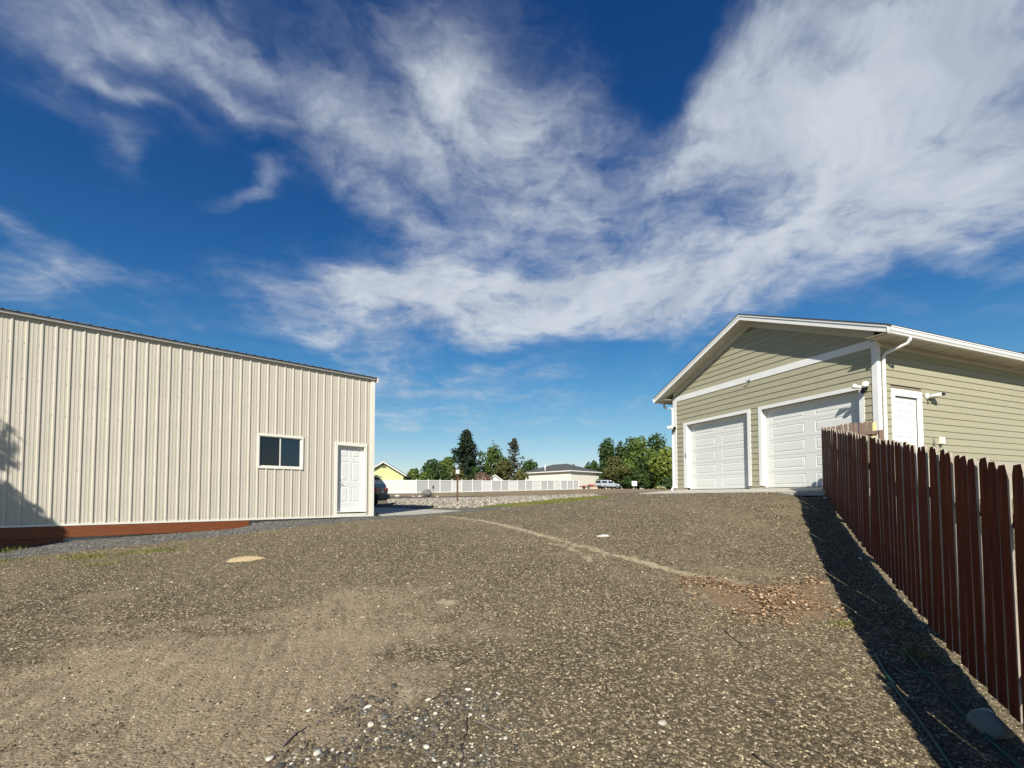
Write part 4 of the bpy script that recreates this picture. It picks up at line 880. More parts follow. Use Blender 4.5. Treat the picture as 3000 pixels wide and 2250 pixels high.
# ------------------------------------------------------------------ houses behind
def house(name, label, c, ang, wx, wy, zg, zeave, rise, wallm, roofm, kind='gable', over=.5, fascia=None, extras=None):
    T = thing(name, label, 'house', (c[0], c[1], zg)); f = frame((c[0], c[1], 0), ang); fm = fascia or M_white
    def wall(nm, a, b, za=zeave, apex=None):
        n = (-(b[1] - a[1]), b[0] - a[0]); l = math.hypot(*n); n = (n[0] / l * .15, n[1] / l * .15); mb = MB()
        P = [f(a[0], a[1], zg - .5), f(b[0], b[1], zg - .5), f(b[0], b[1], za)] + ([f((a[0] + b[0]) / 2, (a[1] + b[1]) / 2, apex)] if apex else []) + [f(a[0], a[1], za)]
        off = np.array(f(n[0], n[1], 0)) - np.array(f(0, 0, 0)); mb.prism(P, off); return mb.build(nm, wallm, T)
    x, y = wx / 2, wy / 2; ap = zeave + rise if kind == 'gable' else None
    wall('wall', (-x, -y), (x, -y), apex=ap); wall('wall', (x, -y + .16), (x, y - .16)); wall('wall', (x, y), (-x, y), apex=ap); wall('wall', (-x, y - .16), (-x, -y + .16))
    X, Y = x + over, y + over; th = .12
    if kind == 'gable':        # ridge along local y, gable faces -y
        sl = rise / x; zb = zeave - over * sl
        for sg in (-1, 1):
            mb = MB(); mb.hexa([f(0, -Y, zeave + rise + .03), f(sg * X, -Y, zb + .03), f(sg * X, Y, zb + .03), f(0, Y, zeave + rise + .03), f(0, -Y, zeave + rise + .03 + th), f(sg * X, -Y, zb + .03 + th), f(sg * X, Y, zb + .03 + th), f(0, Y, zeave + rise + .03 + th)]); mb.build('roof_slope', roofm, T)
            mb = MB(); mb.hexa([f(0, -Y - .03, zeave + rise - .10), f(sg * X, -Y - .03, zb - .10), f(sg * X, -Y, zb - .10), f(0, -Y, zeave + rise - .10), f(0, -Y - .03, zeave + rise + .10), f(sg * X, -Y - .03, zb + .10), f(sg * X, -Y, zb + .10), f(0, -Y, zeave + rise + .10)]); mb.build('rake_board', fm, T)
            mb = MB(); mb.box(f, (sg * X - .02, sg * X + .02), (-Y, Y), (zb - .08, zb + .10)); mb.build('eave_board', fm, T)
    else:
        r = abs(Y); rl = X - Y if X > Y else 0
        ridge = ((-rl, 0), (rl, 0)) if X > Y else ((0, -(Y - X)), (0, Y - X)); c4 = [(-X, -Y), (X, -Y), (X, Y), (-X, Y)]
        faces = [(0, 1, 1, 0), (1, 2, 1, None), (2, 3, 0, 1), (3, 0, 0, None)] if X > Y else [(0, 1, 0, None), (1, 2, 1, 0), (2, 3, 1, None), (3, 0, 0, 1)]
        for a, b, r1, r0 in faces:
            P = [f(*c4[a], zeave), f(*c4[b], zeave), f(*ridge[r1], zeave + rise)] + ([f(*ridge[r0], zeave + rise)] if r0 is not None else []); mb = MB(); mb.prism(P, (0, 0, .10)); mb.build('roof_slope', roofm, T)
        for (a, b) in [((-X, X), (-Y - .02, -Y + .02)), ((-X, X), (Y - .02, Y + .02)), ((-X - .02, -X + .02), (-Y, Y)), ((X - .02, X + .02), (-Y, Y))]: mb = MB(); mb.box(f, a, b, (zeave - .12, zeave + .10)); mb.build('fascia', fm, T)
        mb = MB(); mb.box(f, (-X + .03, X - .03), (-Y + .03, Y - .03), (zeave - .06, zeave - .03)); mb.build('soffit', M_soffit, T)
    if extras: extras(T, f)
    return T
M_ylw = mat('pale_yellow_stucco', (.50, .52, .26), .85, var=.05, vscale=2, bump=.2, bscale=20)
M_cream = mat('cream_stucco', (.72, .69, .58), .8, var=.04, vscale=1.5)
def far_houses():
    pk = at(1122, 1350, 75)
    def ex(T, f):
        mb = MB(); mb.box(f, (-.3, .3), (-6.17, -6.14), (pk[2] - 1.05, pk[2] - .55)); mb.build('gable_vent', mat('vent_dark', (.12, .12, .06), .8), T)
    house('yellow_house', 'pale yellow green gabled house behind the white fence', (pk[0] - .7, pk[1] + 6, 0), R(8), 6.4, 12, pk[2] - 5.6, pk[2] - 2.15, 1.95, M_ylw, M_shingle, 'gable', .55, extras=ex)
    cn = at(1672, 1381, 97); ang = R(-46)
    # corner nearest to us is local (x, -y)
    X, Y = 7.3, 5.2
    off = np.array([math.cos(ang) * X - math.sin(ang) * -Y, math.sin(ang) * X + math.cos(ang) * -Y])
    c = (cn[0] - off[0], cn[1] - off[1], 0)
    def ex2(T, f):
        p = at(1597, 1367, 97.5); mb = MB(); mb.tube([(p[0], p[1], p[2] - 1.2), (p[0], p[1], p[2] + .35)], .12, 10); mb.build('vent_pipe', M_white, T)
        n = 14
        for k in range(n):
            z = cn[2] - 3.4 + k * .235; mb = MB(); mb.box(f, (X + .0, X + .025), (-Y + .05, Y - .05), (z, z + .225)); mb.build('siding_plank', M_cream, T)
    house('cream_house', 'low cream house with grey hip roof behind the fence end', c, ang, 2 * X, 2 * Y, cn[2] - 3.6, cn[2] + .1, 2.0, M_cream, mat('grey_shingle', (.07, .072, .07), .9, var=.2, vscale=6, bump=.4), 'hip', .55, extras=ex2)
    sp_ = at(1440, 1391, 84)
    house('garden_shed', 'small white gabled garden shed peeping over the vinyl fence', (sp_[0], sp_[1] + 2.2, 0), R(16), 2.9, 4.2, sp_[2] - 2.9, sp_[2] - 1.0, .95, M_cream, M_shingle, 'gable', .22)
    hp = at(3040, 1030, 27)
    house('neighbour_house', 'tall house with dark roof showing above the garage gutter', (hp[0] + 7.2, hp[1] + 4, 0), GYAW, 12, 14, h1(hp[0] + 7, hp[1] + 4), hp[2] - .55, 2.6, M_side, M_shingle, 'hip', .6)
    fp = at(1752, 1398, 150)
    house('distant_house', 'distant grey roofed house half hidden behind the pickup', (fp[0], fp[1], 0), R(10), 9, 8, h1(fp[0], fp[1]), fp[2] - .8, 1.9, M_cream, MATS['grey_shingle'], 'gable', .4)
far_houses()
# ------------------------------------------------------------------ vehicles
M_tyre = mat('tyre_rubber', (.012, .012, .012), .85); M_rim = mat('alloy_rim', (.45, .46, .47), .35, metal=.7)
M_darkcar = mat('black_car_paint', (.012, .014, .018), .22, spec=.6); M_silver = mat('silver_blue_paint', (.50, .55, .60), .3, spec=.5, metal=.2)
M_red = mat('red_lens', (.45, .012, .015), .25); M_trimp = mat('dark_trim', (.02, .02, .021), .6); M_plate = mat('number_plate', (.6, .62, .6), .5)
def wheel(T, f, x, y, r, w):
    a, b = np.array(f(x, y - w / 2, r)), np.array(f(x, y + w / 2, r)); d = b - a; mb = MB(); mb.tube([a, a + d * .12, a + d * .88, b], [r * .9, r, r, r * .9], 20); t = mb.build('wheel', M_tyre, T)
    mb = MB(); mb.tube([a - d * .04, a + d * .1], [r * .56, r * .62], 16); mb.tube([b - d * .1, b + d * .04], [r * .62, r * .56], 16); mb.build('rim', M_rim, t)
def body(name, T, f, secs, m):     # secs: list of (x, [(y,z)...half profile bottom to top])
    mb = MB(); rings = []
    for x, prof in secs:
        P = [(y, z) for y, z in prof] + [(-y, z) for y, z in prof[::-1]]; i = len(mb.v); mb.v += [f(x, y, z) for y, z in P]; rings.append((i, len(P)))
    for (a, n), (b, _) in zip(rings[:-1], rings[1:]):
        for q in range(n): w = (q + 1) % n; mb.f.append((a + q, a + w, b + w, b + q)); mb.m.append(0); mb.sm.append(False)
    for a, n in (rings[0], rings[-1]): mb.f.append(tuple(a + q for q in range(n))); mb.m.append(0); mb.sm.append(False)
    return mb.build(name, m, T, bevel=.03)
def suv():
    p = at(1101, 1484, 24.6); zg = h1(p[0], p[1]) + .0; ang = R(174.3)           # x = forward, rear at x=0
    org = (p[0] + .05, p[1] + .95, zg); f = frame(org, ang); T = thing('parked_suv', 'black SUV parked behind the shop corner with its tail showing', 'car', org)
    lo = lambda w, z0, z1: [(w - .06, z0), (w, z0 + .12), (w, z1 - .1), (w - .05, z1)]
    secs = [(-.02, lo(.86, .42, 1.02)), (.12, lo(.93, .36, 1.06)), (1.0, lo(.95, .30, 1.08)), (3.3, lo(.95, .30, 1.08)), (4.3, lo(.92, .32, 1.0)), (4.75, lo(.80, .40, .85))]
    body('body', T, f, secs, M_darkcar)
    cab = [(.05, [(.84, 1.04), (.82, 1.10)]), (.10, [(.85, 1.0), (.80, 1.30)]), (.40, [(.87, 1.0), (.72, 1.70)]), (.9, [(.88, 1.0), (.70, 1.78)]), (2.3, [(.88, 1.0), (.70, 1.76)]), (3.1, [(.86, 1.0), (.70, 1.42)]), (3.55, [(.84, 1.0), (.82, 1.06)])]
    body('cabin', T, f, cab, M_darkcar)
    mb = MB(); mb.hexa([f(.062, -.66, 1.13), f(.062, .66, 1.13), f(.10, .66, 1.13), f(.10, -.66, 1.13), f(.345, -.56, 1.62), f(.345, .56, 1.62), f(.39, .56, 1.62), f(.39, -.56, 1.62)]); mb.build('rear_window', M_glassB, T)
    mb = MB(); mb.hexa([f(.22, -.66, 1.70), f(.22, .66, 1.70), f(.60, .66, 1.74), f(.60, -.66, 1.74), f(.22, -.66, 1.735), f(.22, .66, 1.735), f(.60, .66, 1.80), f(.60, -.66, 1.80)]); mb.build('spoiler', M_darkcar, T, bevel=.01)
    for sg in (-1, 1):
        mb = MB(); mb.hexa([f(-.035, sg * .56, .90), f(-.035, sg * .87, .90), f(.20, sg * .945, .92), f(.10, sg * .56, .90), f(-.015, sg * .60, 1.09), f(-.015, sg * .85, 1.09), f(.20, sg * .94, 1.08), f(.10, sg * .6, 1.09)]); mb.build('tail_light', M_red, T)
        for x0, x1, zt in ((.55, 1.2, 1.60), (1.26, 2.1, 1.64), (2.16, 2.9, 1.56)):
            mb = MB(); mb.hexa([f(x0, sg * .865, 1.12), f(x1, sg * .865, 1.12), f(x1, sg * .84, 1.12), f(x0, sg * .84, 1.12), f(x0 + .05, sg * .772, zt), f(x1 - .05, sg * .772, zt), f(x1 - .05, sg * .73, zt), f(x0 + .05, sg * .73, zt)]); mb.build('side_window', M_glassA, T)
        mb = MB(); mb.tube([f(.5, sg * .66, 1.82), f(2.4, sg * .66, 1.80)], .02, 6); mb.build('roof_rail', M_trimp, T)
        for x in (.95, 3.75): wheel(T, f, x, sg * .82, .37, .24)
    mb = MB(); mb.hexa([f(-.16, -.88, .46), f(-.16, .88, .46), f(.25, .95, .40), f(.25, -.95, .40), f(-.12, -.88, .72), f(-.12, .88, .72), f(.25, .95, .72), f(.25, -.95, .72)]); mb.build('rear_bumper', M_trimp, T, bevel=.03)
    mb = MB(); mb.box(f, (-.045, -.02), (-.17, .17), (.80, .94)); mb.build('licence_plate', M_plate, T); mb = MB(); mb.box(f, (-.045, -.02), (-.3, .3), (1.00, 1.035)); mb.build('chrome_strip', M_rim, T)
suv()
def pickup():
    p = at(1748, 1433, 96); zg = h1(p[0], p[1]) + .02; vd = math.atan2(p[1], p[0]); ang = vd - R(46); org = (p[0] + .3, p[1], zg); f = frame(org, ang)
    T = thing('pickup_truck', 'silver pickup truck with canopy parked beside the trailer', 'truck', org)
    lo = lambda w, z0, z1: [(w - .05, z0), (w, z0 + .1), (w, z1 - .06), (w - .04, z1)]
    body('body', T, f, [(0, lo(.95, .55, 1.12)), (.1, lo(.98, .5, 1.14)), (2.1, lo(.98, .5, 1.14)), (4.2, lo(.98, .48, 1.14)), (5.5, lo(.95, .5, 1.06)), (5.75, lo(.85, .52, .95))], M_silver)
    body('canopy', T, f, [(.04, [(.95, 1.13), (.86, 1.80), (.80, 1.84)]), (2.0, [(.95, 1.13), (.86, 1.86), (.80, 1.90)])], M_silver)
    body('cab', T, f, [(2.06, [(.93, 1.13), (.76, 1.84)]), (3.1, [(.93, 1.13), (.76, 1.86)]), (3.55, [(.92, 1.13), (.76, 1.72)]), (4.25, [(.9, 1.13), (.88, 1.17)])], M_silver)
    mb = MB(); mb.hexa([f(.01, -.74, 1.24), f(.01, .74, 1.24), f(.06, .74, 1.24), f(.06, -.74, 1.24), f(.01, -.70, 1.74), f(.01, .70, 1.74), f(.06, .70, 1.74), f(.06, -.70, 1.74)]); mb.build('rear_window', M_glassA, T)
    for sg in (-1, 1):
        for x0, x1 in ((.25, 1.75), (2.2, 2.95), (3.02, 3.6)):
            mb = MB(); mb.hexa([f(x0, sg * .955, 1.26), f(x1, sg * .955, 1.26), f(x1, sg * .9, 1.26), f(x0, sg * .9, 1.26), f(x0 + .04, sg * (.90 if x1 < 2 else .83), 1.66), f(x1 - .06, sg * (.90 if x1 < 2 else .83), 1.66), f(x1 - .06, sg * .75, 1.66), f(x0 + .04, sg * .75, 1.66)]); mb.build('side_window', M_glassA, T)
        for x in (1.15, 4.75): wheel(T, f, x, sg * .86, .40, .26)
        mb = MB(); mb.box(f, (-.02, .03), (sg * .93 - .05, sg * .93 + .04), (.8, 1.1)); mb.build('tail_light', M_red, T)
    mb = MB(); mb.box(f, (-.16, .02), (-.9, .9), (.5, .70)); mb.build('rear_bumper', M_trimp, T, bevel=.02); mb = MB(); mb.box(f, (5.7, 5.85), (-.85, .85), (.48, .68)); mb.build('front_bumper', M_rim, T, bevel=.02)
pickup()
def trailer():
    p = at(1722, 1432, 95); zg = h1(p[0], p[1]) + .02; ang = math.atan2(p[1], p[0]) - R(62); org = (p[0], p[1], zg); f = frame(org, ang); rust = mat('rusty_red_steel', (.28, .075, .05), .8, var=.2)
    T = thing('utility_trailer', 'low rusty red flatbed trailer in front of the cream house', 'trailer', org)
    for k in range(7): mb = MB(); mb.box(f, (-1.7, 1.7), (-.84 + k * .24, -.62 + k * .24), (.55, .60)); mb.build('deck_plank', mat('grey_deck_wood', (.12, .10, .08), .9, var=.2), T)
    mb = MB()
    for sg in (-1, 1): mb.box(f, (-1.75, 1.75), (sg * .87 - .04, sg * .87 + .04), (.44, .62))
    for x in (-1.75, 0, 1.7): mb.box(f, (x, x + .06), (-.83, .83), (.45, .545))
    mb.build('chassis', rust, T); mb = MB(); mb.tube([f(1.7, .6, .5), f(2.9, 0, .5)], .045, 6); mb.tube([f(1.7, -.6, .5), f(2.9, 0, .5)], .045, 6); mb.tube([f(2.85, 0, .5), f(2.85, 0, .02)], .03, 6); mb.build('drawbar', rust, T)
    for sg in (-1, 1):
        wheel(T, f, -.35, sg * 1.04, .33, .2); mb = MB(); mb.tube([f(-.80, sg * 1.04, .45), f(-.68, sg * 1.04, .70), f(-.35, sg * 1.04, .78), f(-.02, sg * 1.04, .70), f(.10, sg * 1.04, .45)], .05, 6); mb.build('fender', rust, T)
    mb = MB(); mb.box(f, (.3, 1.3), (-.5, .4), (.60, .95)); mb.build('load_box', rust, T, bevel=.02)
trailer()
# ------------------------------------------------------------------ posts, sign, boulders
def box_post():
    g = at(1340, 1470, 28); zg = h1(g[0], g[1]); T = thing('box_on_post', 'white birdhouse like box on a thin brown post in the rock bed', 'birdhouse', (g[0], g[1], zg)); top = at(1341, 1376, g[1])[2]; br = mat('brown_post_wood', (.10, .055, .03), .85, var=.2); f = frame((g[0], g[1], 0), .3)
    mb = MB(); mb.box(f, (-.045, .045), (-.045, .045), (zg - .1, top - .22)); mb.build('post', br, T); mb = MB(); mb.box(f, (-.10, .10), (-.10, .10), (top - .25, top - .04)); bx = mb.build('box', M_vinyl, T, bevel=.01)
    mb = MB(); mb.hexa([f(-.125, -.125, top - .04), f(.125, -.125, top - .04), f(.125, .125, top - .04), f(-.125, .125, top - .04), f(-.09, -.09, top), f(.09, -.09, top), f(.09, .09, top), f(-.09, .09, top)]); mb.build('lid', M_vinyl, T)
box_post()
def marker():
    g = at(1269, 1452, 46); zg = h1(g[0], g[1]); T = thing('marker_post', 'small dark utility marker on a thin stake near the boulder', 'marker', (g[0], g[1], zg)); mb = MB(); mb.tube([(g[0], g[1], zg - .1), (g[0], g[1], zg + .85)], .025, 6); mb.build('stake', M_trimp, T)
    mb = MB(); mb.box(frame((g[0], g[1], zg), .3), (-.08, .08), (-.05, .05), (.78, 1.08)); mb.build('head', M_trimp, T, bevel=.01)
marker()
def sign():
    g = at(1858, 1444, 30); zg = h1(g[0], g[1]); T = thing('yard_sign', 'small blank white yard sign on a thin stake in the field', 'sign', (g[0], g[1], zg)); a = at(1851, 1424, 30); b = at(1866, 1410, 30)
    mb = MB(); mb.box(ident, (a[0], b[0]), (g[1] - .012, g[1] + .012), (a[2], b[2])); mb.build('board', M_vinyl, T); mb = MB(); mb.tube([(g[0], g[1] + .03, zg - .15), (g[0], g[1] + .03, b[2] - .03)], .014, 6); mb.build('stake', M_metal, T)
sign()
def rock(name, label, c, r, colr, seed, flat=.7, cat='rock', group=None, sub=3):
    bm = bmesh.new(); bmesh.ops.create_icosphere(bm, subdivisions=sub, radius=1); rs = np.random.RandomState(seed); w = [(rs.normal(size=3), rs.uniform(0, 6.28), rs.uniform(.04, .14)) for _ in range(9)]; cuts = [rs.normal(size=3) for _ in range(7)]
    for v in bm.verts:
        p = np.array(v.co); k = 1 + sum(a * math.sin(2.2 * (d @ p) + ph) for d, ph, a in w) * .5
        for q in cuts:
            q = q / np.linalg.norm(q); e = p @ q
            if e > .78: p = p - q * (e - .78) * .85
        v.co = Vector(p * k * np.array([r[0], r[1], r[2]]))
    me = bpy.data.meshes.new(name); bm.to_mesh(me); bm.free(); me.materials.append(colr); me.polygons.foreach_set('use_smooth', [True] * len(me.polygons)); o = bpy.data.objects.new(name, me); COL.objects.link(o); o.location = c; o.rotation_euler = (0, 0, rs.uniform(0, 6.28))
    tag(o, label, cat, group); return o
M_rock = mat('grey_rock', (.17, .165, .15), .9, var=.3, vscale=5, bump=.6, bscale=18); M_rockl = mat('pale_rock', (.50, .46, .39), .9, var=.15, vscale=6, bump=.5, bscale=20)
def rocks():
    g = at(1250, 1452, 45); rock('boulder', 'round grey green boulder standing before the white fence', (g[0], g[1], h1(g[0], g[1]) + .30), (.52, .45, .42), mat('lichen_rock', (.17, .17, .14), .9, var=.35, vscale=4, bump=.6, bscale=15), 3)
    for k, (u, v, r, lb) in enumerate([(1164, 1453, .34, 'wide flat white landscape stone right of the parked SUV'), (1211, 1453, .17, 'small white landscape stone left of the grey boulder'), (1230, 1454, .19, 'small pale landscape stone beside the grey boulder'), (1282, 1452, .2, 'brownish landscape stone right of the marker stake')]):
        g = at(u, v, 44); rock('landscape_stone', lb, (g[0], g[1], h1(g[0], g[1]) + .04), (r, r * .7, r * .5), M_rockl, 20 + k, group='pale stones before the white fence', sub=2)
    g = gpt(2893, 2150); rock('fieldstone', 'smooth grey stone in the shade against the picket fence', (g[0] + .01, g[1], zs(g[0], g[1]) + .045), (.112, .092, .085), mat('fieldstone', (.20, .205, .18), .85, var=.15, vscale=8, bump=.2, bscale=30), 41)
    for k, (u, v, r, lb) in enumerate([(2520, 1640, .035, 'pale stone chip at the fence foot halfway up'), (2880, 2090, .045, 'chalky stone chip behind the grey fence stone'), (2418, 1462, .05, 'white stone chip at the far end of the fence')]):
        g = gpt(u, v); rock('stone_chip', lb, (g[0], g[1], zs(g[0], g[1]) + .012), (r, r * .7, r * .6), M_rockl, 50 + k, sub=2, group='stone chips along the fence')
rocks()
def rockbed():
    P = np.array(POLY_rock)[:, :2]; lo, hi = P.min(0), P.max(0); n = 42000; X = lo[0] + (hi[0] - lo[0]) * RNG.random(n); Y = lo[1] + (hi[1] - lo[1]) * RNG.random(n); k = area(X, Y, POLY_rock, .5) > RNG.uniform(.35, .75, n); a, b_ = shop_local(X, Y); k &= ~((b_ > -.2) & (a < 4.2)); X, Y = X[k], Y[k]; s = RNG.uniform(.035, .10, len(X))
    c = np.array([(.27, .243, .195), (.19, .168, .13), (.42, .385, .315), (.10, .088, .068)])[RNG.choice(4, len(X), p=[.36, .26, .24, .14])] * RNG.uniform(.85, 1.15, (len(X), 1))
    scatter('rock_bed', np.stack([X, Y, SURF(X, Y) + s * .1], 1), s, c, 'bed_rock', flat=.75, label='bed of pale broken rock across the back of the yard', cat='rocks')
rockbed()
# ------------------------------------------------------------------ trees
M_bark = mat('bark', (.085, .065, .045), .95, var=.25, vscale=6, bump=.5, bscale=25)
def leafmat(nm, c1, c2): return mat(nm, c1, .6, col2=c2, vscale=.9, attr='tint', trans=tuple(x * 1.3 for x in c2), spec=.25)
L_dark = leafmat('dark_leaf', (.032, .062, .017), (.068, .118, .03)); L_mid = leafmat('mid_leaf', (.065, .105, .022), (.14, .195, .04)); L_light = leafmat('light_leaf', (.11, .15, .026), (.23, .28, .055))
L_brown = leafmat('olive_leaf', (.07, .078, .026), (.15, .15, .05)); L_spruce = leafmat('spruce_needle', (.018, .034, .018), (.045, .07, .036)); L_grey = leafmat('grey_needle', (.05, .06, .04), (.13, .135, .10)); L_pink = leafmat('pink_leaf', (.16, .10, .075), (.30, .20, .15))
def quads(C, nrm, size, asp=.6):
    n = len(C); r = RNG.normal(size=(n, 3)); t = np.cross(nrm, r); t /= np.linalg.norm(t, axis=1, keepdims=True) + 1e-9; b = np.cross(nrm, t); b /= np.linalg.norm(b, axis=1, keepdims=True) + 1e-9
    s = size[:, None]; v = np.stack([C - t * s, C - b * s * asp, C + t * s, C + b * s * asp], 1); v[:, 1] += nrm * s * .25; v[:, 3] += nrm * s * .25
    return v.reshape(-1, 3), np.arange(4 * n).reshape(-1, 4)
def trunk(T, base, h, r, lean=(0, 0), limbs=(), m=None):
    mb = MB(); b = np.array(base); top = b + np.array([lean[0], lean[1], h]); mid = (b + top) / 2 + np.array([lean[1] * .3, lean[0] * .2, 0]); mb.tube([b - (0, 0, .2), b + (0, 0, h * .05), mid, top], [r * 1.4, r, r * .7, r * .25], 8)
    for e in limbs: e = np.array(e); st = b + (top - b) * np.clip((e[2] - b[2]) / h * .6, .15, .85); mb.tube([st, (st + e) / 2 + (0, 0, .1 * np.linalg.norm(e - st)), e], [r * .45, r * .28, r * .08], 6)
    return mb.build('trunk', m or M_bark, T, fix=False)
def decid(name, label, u, vtop, wpx, Y, m, n=2600, leaf=.26, group='trees beyond the fence', lobes=9, low=.12, zg=None, seed=0, tall=1.0, stretch=1.0):
    rs = np.random.RandomState(seed + 100); t = at(u, vtop, Y); zg = h1(t[0], t[1]) if zg is None else zg; h = t[2] - zg; w = wpx / F_PX * Y / 2 * 1.28; T = thing(name, label, 'tree', (t[0], t[1], zg), group)
    L = []; cz = zg + h * (low + (1 - low) / 2)
    for k in range(lobes):
        a = rs.uniform(0, 6.28); zz = rs.uniform(low + .12, .86); rad = w * math.sin(math.pi * np.clip((zz - low) / (1 - low) * .85 + .12, 0, 1)) ** .7
        q = rs.uniform(.3, .62); L.append((t[0] + math.cos(a) * rad * q, t[1] + math.sin(a) * rad * q, zg + h * zz, max(rad * rs.uniform(.42, .62), w * .25), h * rs.uniform(.12, .2) * stretch))
    L.append((t[0], t[1], zg + h * .86, w * .42, h * .14)); L.append((t[0], t[1], cz, w * .62, h * .3))
    wt = np.array([l[3] ** 2 for l in L]); ix = rs.choice(len(L), n, p=wt / wt.sum()); Lc = np.array(L)[ix]; d = rs.normal(size=(n, 3)); d /= np.linalg.norm(d, axis=1, keepdims=True); rr = 1 - np.abs(rs.normal(0, .16, n)); rr *= 1 + .10 * rs.normal(size=n)
    clump = 1 + .16 * np.sin(d[:, 0] * 5 + ix) * np.sin(d[:, 2] * 6 + ix * 2)
    C = Lc[:, :3] + d * np.stack([Lc[:, 3], Lc[:, 3], Lc[:, 4] * 1.15], 1) * (rr * clump)[:, None]; C[:, 2] = np.maximum(C[:, 2], zg + h * low * .6)
    nr = d + rs.normal(0, .5, (n, 3)); nr /= np.linalg.norm(nr, axis=1, keepdims=True); v, f = quads(C, nr, rs.uniform(.6, 1.3, n) * leaf, .65)
    tint = np.repeat(rs.uniform(.65, 1.3, (n, 1)) * np.array([1, 1, 1]) * (1 + rs.normal(0, .05, (n, 3))), 4, 0)
    trunk(T, (t[0], t[1], zg), h * .75, max(.07, w * .06), limbs=[(l[0], l[1], l[2]) for l in L[:5]])
    npmesh('crown', v, f, m, origin=T['_w'], colors=tint, parent=T); return T
def conifer(name, label, u, vtop, wpx, Y, m, n=3000, leaf=.3, group='trees beyond the fence', seed=0, ragged=.25, bare=0.0, power=.8, low=.06):
    rs = np.random.RandomState(seed + 300); t = at(u, vtop, Y); zg = h1(t[0], t[1]); h = t[2] - zg; w = wpx / F_PX * Y / 2 * 1.2; T = thing(name, label, 'tree', (t[0], t[1], zg), group)
    nb = 95; C = []; N_ = []; br = MB(); per = n // nb
    for k in range(nb):
        q = (k + rs.rand()) / nb; zz = low + (1 - low) * q; R_ = w * max((1 - q) ** power, .04) * (1 + rs.normal(0, ragged)); a = k * 2.4 + rs.normal(0, .4); dv = np.array([math.cos(a), math.sin(a)]); droop = -.25 + .65 * q + rs.normal(0, .1)
        b0 = np.array([t[0], t[1], zg + h * zz]); b1 = b0 + np.array([dv[0] * R_, dv[1] * R_, R_ * droop])
        if bare and rs.rand() < .9 and q < .75: br.tube([b0, (b0 + b1) / 2 + (0, 0, .05), b1], [.05, .03, .012], 5)
        if bare and rs.rand() < bare: continue
        s = rs.uniform(.04, 1.05, per) ** .85; c = b0 + (b1 - b0) * s[:, None] + rs.normal(0, .06 * w, (per, 3)) + np.array([0, 0, -.05 * w]) * rs.rand(per, 1); C.append(c); nn = rs.normal(0, .55, (per, 3)) + np.array([dv[0] * .4, dv[1] * .4, .75]); N_.append(nn)
    C = np.concatenate(C); N_ = np.concatenate(N_); N_ /= np.linalg.norm(N_, axis=1, keepdims=True); v, f = quads(C, N_, rs.uniform(.6, 1.3, len(C)) * leaf, .4); tint = np.repeat(rs.uniform(.6, 1.35, (len(C), 1)) * np.ones(3), 4, 0)
    trunk(T, (t[0], t[1], zg), h * .97, max(.1, w * .07), m=mat('grey_bark', (.22, .21, .19), .95, var=.2) if bare else None)
    if bare and br.v: br.build('bare_branches', MATS['grey_bark'], T, fix=False)
    npmesh('crown', v, f, m, origin=T['_w'], colors=tint, parent=T); return T
conifer('spruce_tree', 'tall dark spruce, highest tree behind the white fence', 1367, 1266, 122, 92, L_spruce, 9000, .34, seed=1, ragged=.28, power=.85)
conifer('fir_tree', 'thin half bare conifer with grey branches left of cream house', 1506, 1284, 64, 90, L_grey, 2400, .30, seed=2, bare=.42, ragged=.4, power=.6)
decid('round_tree', 'low rounded tree nearest the yellow house', 1216, 1374, 44, 84, L_mid, 1600, .25, seed=3)
decid('leafy_tree', 'dark leafy tree left of the tall spruce', 1266, 1346, 68, 86, L_dark, 2800, .28, seed=4)
decid('leafy_tree', 'dark green tree tucked against the left side of the spruce', 1314, 1340, 54, 88, L_mid, 2400, .27, seed=5)
decid('leafy_tree', 'loose green tree between the spruce and the half bare conifer', 1445, 1310, 66, 98, L_mid, 2800, .28, seed=6)
decid('flowering_shrub', 'pinkish flowering shrub rising above the shed roof', 1415, 1384, 50, 82, L_pink, 1100, .22, seed=7, low=.02)
decid('olive_tree', 'olive brown bushy tree right of the shed', 1478, 1345, 56, 88, L_brown, 2400, .27, seed=8)
decid('leafy_tree', 'green tree rising behind the left end of the cream roof', 1552, 1349, 46, 112, L_dark, 2000, .32, seed=9)
decid('leafy_tree', 'tiny treetop showing over the cream house ridge', 1680, 1361, 20, 135, L_dark, 600, .3, seed=10)
decid('leafy_tree', 'small rounded tree right of the cream house', 1740, 1348, 26, 125, L_dark, 1200, .34, seed=11)
decid('leafy_tree', 'small dark tree between the cream house and the small rounded tree', 1722, 1357, 28, 128, L_dark, 900, .34, seed=12)
decid('poplar_tree', 'leftmost dark poplar of the right hand grove', 1780, 1288, 60, 118, L_dark, 2600, .36, seed=13, low=.08, group='trees of the right hand grove')
decid('poplar_tree', 'slim dark poplar second from left in the grove', 1817, 1295, 46, 120, L_dark, 1900, .36, seed=14, low=.08, group='trees of the right hand grove')
decid('poplar_tree', 'dark treetop behind the big maple on its left', 1841, 1284, 46, 122, L_dark, 1700, .36, seed=15, low=.08, group='trees of the right hand grove')
decid('maple_tree', 'big rounded green maple in the middle of the grove', 1868, 1284, 100, 106, L_mid, 5200, .34, seed=16, group='trees of the right hand grove', low=.05)
decid('poplar_tree', 'dark tree rising behind the right shoulder of the maple', 1918, 1278, 72, 124, L_dark, 2800, .38, seed=17, group='trees of the right hand grove')
decid('ash_tree', 'bright yellow green tree beside the garage corner', 1950, 1312, 86, 98, L_light, 3600, .32, seed=18, group='trees of the right hand grove', low=.03)
decid('leafy_tree', 'dark tree sliver against the garage downspout', 1978, 1296, 30, 116, L_dark, 1500, .34, seed=19, group='trees of the right hand grove')
